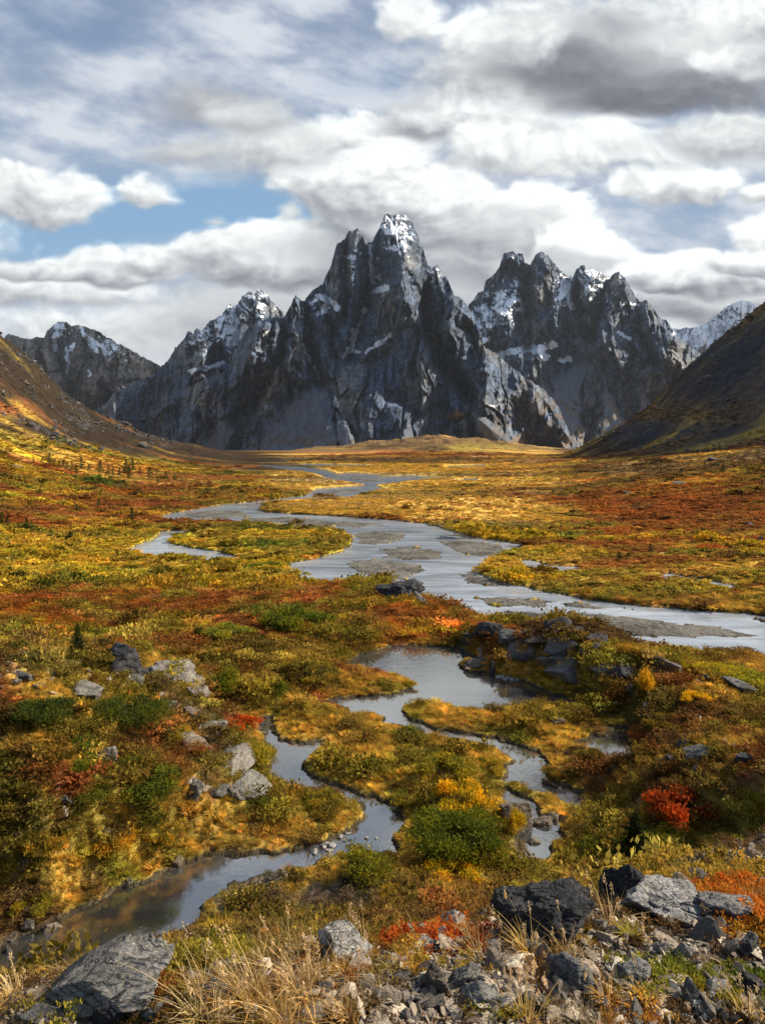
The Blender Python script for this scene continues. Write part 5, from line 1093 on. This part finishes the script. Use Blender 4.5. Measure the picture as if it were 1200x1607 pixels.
TL = [(78,727,18,'tallest thin spruce at the upper end of the left hillside grove'),(86,731,11,None),(93,732,11,None),(100,732,12,None),(106,734,11,None),(113,734,11,None),(120,741,12,'pale thin tree at the right end of the upper dark row on the left hillside'),(128,734,18,'leafy green tree between the two dark clumps on the left hillside'),(140,738,12,None),
 (157,740,18,'green tree in the middle of the left hillside grove'),(170,741,12,None),(178,743,12,None),(188,744,12,None),(198,742,22,'tall dark spruce with a bushy top in the left hillside grove'),(208,736,18,'dark spruce just right of the tall bushy topped one'),(203,748,18,'lighter green tree in front of the tall dark spruce in the grove'),
 (220,741,10,None),(235,747,16,'dark spruce standing right of the grove'),(248,756,10,None),(260,750,12,None),(274,752,12,'last dark spruce at the right end of the left hillside grove'),(162,760,12,'small dark spruce below the grove on red ground'),(141,755,9,None),(63,774,12,'dark spruce near the left edge above the rust slope'),
 (100,794,9,'left one of the two lone dots of spruce on the rust slope'),(121,801,12,'right one of the two lone dots of spruce on the rust slope'),(46,794,10,None),(155,794,14,'dark spruce clump on the rust slope towards the river'),(207,815,20,'stout dark spruce near the river end of the rust slope'),(172,798,8,None),
 (3,828,26,'dark spruce cut by the left edge at the foot of the hill'),(12,829,20,None),(30,832,14,'small dark spruce right of the edge pair'),(42,833,22,'tallest of the dark spruces at the foot of the left hill'),(50,833,18,None),(80,838,10,None),(184,875,14,'green young tree at the lagoon shore'),(95,770,7,None),(220,775,7,None),(53,726,8,None),(66,704,7,None),(92,698,8,None)]
for i, (px_, py_, h_, lb) in enumerate(TL):
    spruce(px_, py_ + 2, h_ * 1.1, 'far', lb or 'one of the tiny dark spruces dotted about the left hillside', G1, i, (.03 + .02 * rb.rand(), .045 + .03 * rb.rand(), .014), 1.0 + .3 * rb.rand())
G2 = 'small spruces beyond the river on the right'
TR = [(971,882,14,'rounded dark spruce on red heath behind the bright right pond'),(1020,867,13,'pointed dark spruce standing above the rounded one beyond the river'),(1068,745,10,'larger dark spruce on the upper right slope'),(1036,745,9,None),(904,749,8,None),(1128,704,8,None),(1134,742,12,'dark tree clump on the upper right slope'),(1174,745,9,None),(1163,757,6,None),(1022,779,7,None),(1195,768,14,'dark spruce cut by the right edge on the right slope'),(1105,729,6,None),(1176,700,6,None)]
for i, (px_, py_, h_, lb) in enumerate(TR):
    spruce(px_, py_, h_ * 1.15, 'far', lb or 'one of the tiny dark spruces dotted about the right slope', G2, i, (.03, .04, .014), 1.2)

# rocks and boulders
RM = {}
def rock(px, py, w, h, label, seed, col=(.17, .165, .155), dep=.75, planes=10, rot=None, tilt=(0, 0), group=None, name='boulder', strata=0., sink=.32, sub=5, rough=1.):
    x, Y, z = ground_at(px, py)
    if px < 420 and 1040 < py < 1270 and w < 70: w, h, dep, sink = w * 1.12, h * .78, dep * 1.15, .4
    W_ = w * Y / F; s = max(0, (py - HY) / F); D_ = W_ * dep; H_ = max(h * Y / F * 1.05 - (.32 if dep < 1 else .75) * D_ * s, (.16 if w > 250 else .3) * W_)
    V, Fc = rock_shape(seed, sub, planes, rough, strata)
    mn, mx = V.min(0), V.max(0); V = (V - (mn + mx) / 2) / (mx - mn); zc = .5 - sink
    a, b = tilt; ca, sa = math.cos(a), math.sin(a)
    V = V * np.array([W_, D_, H_ * (1 + sink)])
    X_ = V[:, 0] * ca - V[:, 2] * sa; Z_ = V[:, 0] * sa + V[:, 2] * ca
    V = np.stack([X_, V[:, 1], Z_ + H_ * (1 + sink) * zc], 1)
    me = mesh(name, V, Fc, True); me.materials.append(ROCK_O)
    yy = Y + D_ * .38; zz = float(height(np.array([x]), np.array([yy]))[0]); zz = min(zz, z + .25 * H_) if zz > z else max(zz, z - .2 * H_)
    o = obj(name, me, label=label, cat='rock' if name != 'boulder' else 'boulder', group=group, loc=(x, yy, zz)); o.color = tuple(col) + (1,)
    if rot: o.rotation_euler.z = rot
    return o
DK = (.035, .034, .035); MD = (.10, .096, .092); PL_ = (.135, .122, .104); TN = (.14, .11, .08)
RL = [
 (182,1056,76,54,'big dark split boulder on top of the left knoll',1,DK,.8),(226,1066,42,34,'grey block leaning on the right side of the big dark boulder',2,MD,.8),(200,1078,44,18,'flat pale rock below the big dark boulder',3,PL_,.7),
 (266,1064,60,26,'upper piece of the slanting pale slab right of the big dark boulder',4,PL_,1.1,'t',-.4),(296,1094,54,26,'lower piece of the slanting pale slab on the knoll',5,PL_,1.1,'t',-.5),
 (350,1228,64,84,'long pale rock slab falling towards the stream',6,PL_,2.4,'t',-.35),(385,1254,60,34,'pale rock at the foot of the long pale slab',7,PL_,1.2,'t',-.4),(302,1256,30,30,'small grey rock left of the pale slab foot',8,PL_,.8),(340,1254,34,24,'dark seamed rock between the small grey rock and the slab foot',9,MD,.8),
 (160,1198,38,36,'pale broken rock below the dark juniper thicket',10,PL_,.7),(258,1112,28,18,'little rock on the knoll crest right of the juniper thicket',11,PL_,.7),(322,1150,44,44,'pale cracked rock beside the orange red bush',12,PL_,1.3),(300,1135,30,28,'tan rock left of the pale cracked rock',13,TN,.7),
 (32,1064,30,14,'low dark rock at the left end of the stony knoll top',14,MD,.8),(120,1094,56,26,'pale ledge in front of the knoll top rubble',15,PL_,.8),(60,1082,24,12,'little pale rock on the knoll top rubble',16,PL_,.8),(88,1066,26,10,'thin flat rock on the knoll top rubble',17,TN,.8),(20,1076,18,10,'small rock by the frame edge on the knoll top',18,MD,.8),
 (300,1182,60,30,'brown rock ledge left of the long pale slab',19,TN,.7),
 (628,944,84,40,'big dark boulder with a mossy top at the river edge',85,DK,.9,'big',0),(664,952,34,28,'pointed dark block at the right end of the riverside boulder',22,MD,.8),(464,924,12,8,'lone small dark boulder near the river in red heath',23,DK,.8),
 (772,1012,56,34,'dark fractured rock at the pond end of the right outcrop',24,DK,.8),(738,1014,34,20,'low dark rock sloping into the pond beside the outcrop',25,DK,.8),(806,1012,46,26,'grey block in the crest of the right outcrop behind the pond',26,MD,.8),
 (880,992,48,30,'rounded dark boulder on the crest of the right outcrop',27,DK,.9),(912,1002,30,16,'low block right of the rounded crest boulder',28,MD,.8),(938,1010,38,20,'dark block at the river end of the outcrop crest',29,DK,.8),
 (830,1040,84,34,'long dark ledge in the middle of the right outcrop',30,MD,.7),(885,1036,60,28,'grey humped ledge right of the long dark ledge',31,MD,.7),(850,1018,50,16,'narrow tan ledge under the rounded crest boulder',32,TN,.7),(936,1034,44,20,'dark lump behind the grey ledges of the outcrop',33,DK,.8),
 (905,1078,90,30,'broad smooth ledge low on the right outcrop',34,MD,.7),(960,1062,56,16,'flat pale ledge right of the broad smooth ledge',35,PL_,.7),(870,1052,50,22,'square grey block above the broad smooth ledge',36,MD,.8),(980,1075,40,22,'dark block in the shade below the outcrop crest',37,DK,.8),
 (1050,1056,56,14,'pale slab lying on the crest right of the outcrop',38,PL_,.6,'t',-.25),(1110,1074,40,10,'thin pale slab further down the crest',39,PL_,.6,'t',-.25),(1165,1094,60,20,'dark ribbed slab at the far right end of the crest',40,MD,.6,'t',-.25),
 (773,1062,12,22,'upright dark stone at the tip of the pond spit',41,DK,.8),(742,1052,30,16,'tan rock on the pond spit',42,TN,.8),(758,1040,14,10,'small rock behind the pond spit',43,MD,.8),(800,1080,16,9,'single dark stone standing in the pond',44,MD,.8),(659,1076,10,4,'left one of the two tiny stones by the spit tip',45,DK,.8),(671,1076,8,4,'right one of the two tiny stones by the spit tip',46,DK,.8),
 (1015,1114,11,8,'small white stone below the outcrop',47,(.6,.58,.54),.8),(1099,1134,10,7,'small white stone on the brown slope at right',48,(.6,.58,.54),.8),(990,1086,24,12,'grey stone under the flat pale ledge',49,PL_,.8),
 (1078,1172,26,16,'dark boulder on the brown right slope',50,DK,.8),(1105,1196,54,20,'wide grey rock in the shaded right slope',51,MD,.8),(1050,1205,34,22,'dark rock left of the wide grey rock',52,DK,.8),(1150,1138,22,12,'dark stone on the upper right slope',53,DK,.8),(1170,1200,30,18,'dark boulder near the right edge of the slope',54,DK,.8),(875,1140,34,12,'pale flat stones on the sedge bank left of the bright pool',55,PL_,.8),
 (812,1294,56,38,'brown rock heap at the head of the right channel',56,TN,.8),(852,1306,34,22,'brown rock in the right channel below the heap',57,TN,.8),(838,1334,26,18,'round brown rock alone in the right channel',58,TN,.8),(870,1296,24,14,'flat tan stone on the shore of the right channel',59,TN,.8),
 (28,1384,24,18,'pale rock half hidden in scrub at the left edge',60,PL_,.8),(100,1275,30,18,'pale rock on the brown slope at left',61,PL_,.8),(165,1322,26,16,'grey rock under the green willow bushes',62,PL_,.8),
 (41,1470,20,18,'upright rounded stone in the left stream corner',63,PL_,.8),(80,1476,36,26,'largest tan stone in the left stream corner',64,TN,.8),(94,1490,26,12,'slanting flat stone in the left stream corner',65,PL_,.5),(16,1482,18,14,'tan stone by the edge in the left stream corner',66,TN,.8),(36,1488,14,8,'small flat stone in the left stream corner',67,TN,.8),(55,1494,20,8,'low wet stone at the waterline of the left corner',68,MD,.8),(12,1515,30,30,'dark rock at the left edge beside the stream',69,DK,.8),
 (196,1398,24,8,'flat stone on the far bank of the dark stream',70,PL_,.8),(275,1365,22,14,'mossy round stone on the far bank of the dark stream',71,TN,.8),
 (430,1394,50,10,'flat tan ledge on the bare brown bank',72,TN,.8),
 (112,1602,270,30,'long slab crusted with black and white lichen in the near left corner',80,(.17,.16,.145),.62,'lich',.34),(168,1612,58,58,'pointed dark rock in front of the lichen slab',81,DK,.8),(212,1592,56,34,'pale smooth rock lying against the pointed dark rock',82,PL_,.6),
 (540,1516,96,58,'pale wedge shaped rock on the ridge edge amid grass',83,(.33,.32,.30),.7,'t',-.18),(505,1520,28,34,'dark face block at the left of the pale wedge rock',84,DK,.8),
 (868,1492,172,112,'large black boulder on the foreground ridge',85,(.030,.030,.032),.8,'big',0),(1000,1428,112,70,'second black boulder behind and right of the large one',86,(.026,.026,.028),.8,'big',0),(1062,1450,146,48,'flat grey slab in front of the second black boulder',87,(.26,.25,.24),.9,'big',0),
 (1068,1402,36,24,'pointed dark rock right of the second black boulder',88,MD,.8),(1100,1388,42,26,'grey rock below the orange plants at right',89,MD,.8),(1135,1405,36,18,'dark blocky rock among the orange plants',90,DK,.8),(1155,1446,90,36,'grey ledge at the right edge above the green plants',91,(.2,.19,.18),.8),
 (905,1556,78,58,'dark striped rock in the gravel below the large black boulder',92,(.13,.13,.13),.8,'t',-.3),(686,1562,52,44,'rounded tan rock in the middle of the gravel',93,TN,.8),(735,1552,48,38,'pyramid shaped grey rock right of the rounded tan rock',94,(.19,.18,.16),.8),(752,1584,74,30,'long grey rock below the pyramid shaped one',95,(.24,.23,.21),.6),
 (838,1594,44,32,'dark chunk in the gravel near the bottom',96,MD,.8),(1000,1552,60,40,'grey rock wrapped in pale grass',97,(.22,.21,.2),.8),(1034,1502,34,30,'narrow leaning stone above the green plants',98,(.3,.28,.25),.5,'t',-.6),(1072,1508,28,30,'ribbed stone right of the leaning stone',99,(.26,.24,.22),.5,'t',-.5),
 (1128,1572,60,36,'pale edged rock below the green plants',100,(.22,.21,.2),.8),(1185,1570,44,40,'dark rock at the right edge near the bottom',101,DK,.8),(1185,1500,40,34,'shaded grey rock at the right edge behind dry stalks',102,MD,.8),(328,1585,66,44,'lichen spotted rock half sunk in grass left of centre',103,(.2,.19,.18),.8),(502,1568,34,28,'round grey rock in the grass tussock',104,MD,.8),(482,1612,60,24,'smooth pale stone at the bottom edge',105,(.36,.34,.31),.8),
 (664,1498,42,26,'pale peaked rock at the ridge edge by red leaves',106,(.28,.26,.24),.8),(712,1458,44,26,'grey rock with red leaves against it on the slope',107,(.22,.21,.2),.8),(756,1448,34,26,'dark square rock right of the red leaved one',108,MD,.8),(500,1445,26,12,'small pale rock on the shaded slope',109,PL_,.8),(60,1608,60,20,'low stones at the bottom left corner',110,MD,.8),(240,1600,36,22,'grey stone between grass and lichen slab',111,(.2,.19,.18),.8),
 (780,1496,40,16,'flat stone at the foot of the large black boulder',112,(.3,.28,.25),.8),(846,1500,44,18,'pale flat stone under the right side of the large black boulder',113,(.3,.29,.27),.8),(940,1470,40,20,'pale stone between the two black boulders',114,(.28,.27,.25),.8),
 (1180,825,20,6,'grey stone on the rust slope beyond the river at right',115,DK,.8),(985,777,14,6,'dark boulder on the orange slope beyond the river',116,DK,.8),(1195,850,10,8,'dark rock by the right edge beyond the river',117,DK,.8),(1065,762,22,6,'grey rock heap on the upper orange slope',118,MD,.8),(1028,868,12,4,'dark rock right of the pointed spruce beyond the river',119,DK,.8),
 (22,737,20,7,'pale rock outcrop on the left hillside',120,PL_,.8),(254,767,8,3,'dark stone on the brown part of the left hillside',121,DK,.8),(1120,723,18,5,'grey outcrop on the upper right slope',122,MD,.8),
]
for q in RL:
    px_, py_, w_, h_, lb, sd_, cl_, dp_ = q[:8]; ex = q[8] if len(q) > 8 else ''; tl = q[9] if len(q) > 9 else 0
    rock(px_, py_, w_, h_, lb, sd_, cl_, dp_, tilt=(tl, 0), name='boulder' if w_ > 60 or 'boulder' in lb else 'rock', sub=6 if ex in ('big', 'lich') else (5 if py_ > 1000 else 3), planes=14 if ex == 'big' else 10, rough=1.25 if ex == 'big' else 1., strata=.5 if w_ > 40 and sd_ % 2 else 0, group=None)
# small stones of the rapid and along the shores
ST_ = [(508,1338),(515,1344),(500,1350),(522,1335),(530,1342),(538,1348),(545,1336),(552,1342),(528,1352),(518,1356),(505,1358),(560,1348),(541,1328),(570,1344),(585,1342),(494,1346),(512,1330),(534,1320),(548,1314),(600,1338),(575,1330),(590,1328),(786,1068),(792,1071),(797,1067),(804,1069),(783,1063),(811,1070)]
for i, (a, b) in enumerate(ST_):
    x, Y, z = ground_at(a, b); g = i >= 22
    V, Fc = rock_shape(700 + i % 9, 3, 12); W_ = (6 + 9 * rb.rand()) * Y / F; V = V * np.array([W_, W_ * .8, W_ * .45]) * .6
    me = mesh('stone', V, Fc, False); me.materials.append(ROCK_O)
    o = obj('stone', me, label='one of the small pale stones at the pond edge by the spit' if g else 'one of the small stones strewn in the rapid of the stream', cat='stone', group='stones at the pond edge' if g else 'stones in the rapid', loc=(x, Y, ZP + .03)); o.color = (.30, .28, .25, 1); o.rotation_euler.z = rb.rand() * 6

# tall dry grass tussocks with seed heads
def tussock(px, py, hpx, label, n=90, seed=1, col=(.52, .38, .18), stalks=14, lean=.5, wind=-.25):
    x, Y, z = ground_at(px, py); H_ = hpx * Y / F; r = np.random.RandomState(seed)
    V, Fc, lv, hv, tip, dv = grass(n, r, H_ * .6, .0022 + .0004 * Y, .9, H_ * .18, 5)
    o = obj('grass_tussock', None, label=label, cat='grass tussock', loc=(x, Y, z - .01))
    f = obj('blades', mesh('blades', V, Fc, False, dict(lv=lv, hv=hv)), LEAF_O, o); f.color = tuple(col) + (1,)
    V, Fc, lv, hv, tip, dv = grass(stalks, r, H_ * 1.15, .0011 + .0002 * Y, lean, H_ * .12, 6)
    V[:, 0] += wind * (np.maximum(V[:, 2], 0) ** 1.6) / max(H_, .01) ** .6
    tip = tip.copy(); tip[:, 0] += wind * (np.maximum(tip[:, 2], 0) ** 1.6) / max(H_, .01) ** .6
    s_ = obj('stalks', mesh('stalks', V, Fc, False, dict(lv=lv, hv=hv)), LEAF_O, o); s_.color = (.55, .42, .22, 1)
    for t in tip:
        P = []; A = []; B = []
        for k in range(16):
            u = k / 15.; p = t + np.array([wind * .10 * H_ * (u - .5), 0, (u - .8) * .20 * H_]) + r.normal(size=3) * .0028 * (1 + H_); a = np.array([wind, 0, 1.]) + r.normal(size=3) * .5; a /= np.linalg.norm(a)
            b = np.cross(a, r.normal(size=3)); b /= np.linalg.norm(b); P.append(p); A.append(a * .0048 * (1 + 1.5 * H_)); B.append(b * .0014 * (1 + 1.5 * H_))
        V, Fc = quads(np.array(P), np.array(A), np.array(B)); h_ = obj('seed_head', mesh('seed_head', V, Fc, False, dict(lv=np.repeat(.7 + .6 * r.rand(len(P)), 4), hv=np.zeros(len(V)))), LEAF_O, o); h_.color = (.58, .42, .24, 1)
tussock(478, 1572, 112, 'tallest dry grass tussock with long seed stalks left of the pale wedge rock', 60, 1, stalks=20)
tussock(395, 1575, 110, 'dry tussock leaning left beside the tallest one', 46, 2, stalks=14, wind=-.6)
tussock(440, 1612, 90, 'dense gold tussock at the bottom edge in front of the tallest one', 80, 3, (.5, .34, .12), stalks=6)
tussock(545, 1600, 60, 'short pale tussock right of the dense gold one', 60, 4, stalks=4)
tussock(330, 1612, 80, 'ragged pale tussock by the half sunk lichen spotted rock', 44, 5, stalks=6, wind=.2)
tussock(20, 1560, 80, 'thin straw stalks at the left edge above the lichen slab', 30, 6, stalks=8)
tussock(830, 1500, 84, 'row of thin stalks in front of the large black boulder', 60, 7, (.5, .34, .10), stalks=12, lean=.8)
tussock(870, 1508, 40, 'yellow tussock under the large black boulder', 150, 8, (.48, .33, .06), stalks=3)
tussock(990, 1470, 50, 'green gold tussock in front of the second black boulder', 120, 9, (.36, .30, .06), stalks=4)
tussock(955, 1450, 80, 'few tall stalks against the second black boulder', 14, 10, (.5, .34, .15), stalks=6, lean=.3)
tussock(1015, 1570, 50, 'pale feathery tussock beside the grass wrapped rock', 170, 11, (.58, .46, .28), stalks=3)
tussock(950, 1570, 56, 'brown gold tussock left of the pale feathery one', 150, 12, (.42, .26, .07), stalks=5)
tussock(825, 1604, 90, 'upright straw stalks at the bottom edge in the gravel', 40, 13, (.5, .36, .15), stalks=12, lean=.25, wind=-.05)
tussock(565, 1500, 70, 'few seed stalks right of the pale wedge rock', 40, 14, stalks=8, wind=-.1)
tussock(1170, 1600, 80, 'dark stalks in the bottom right corner', 60, 15, (.3, .22, .08), stalks=10)
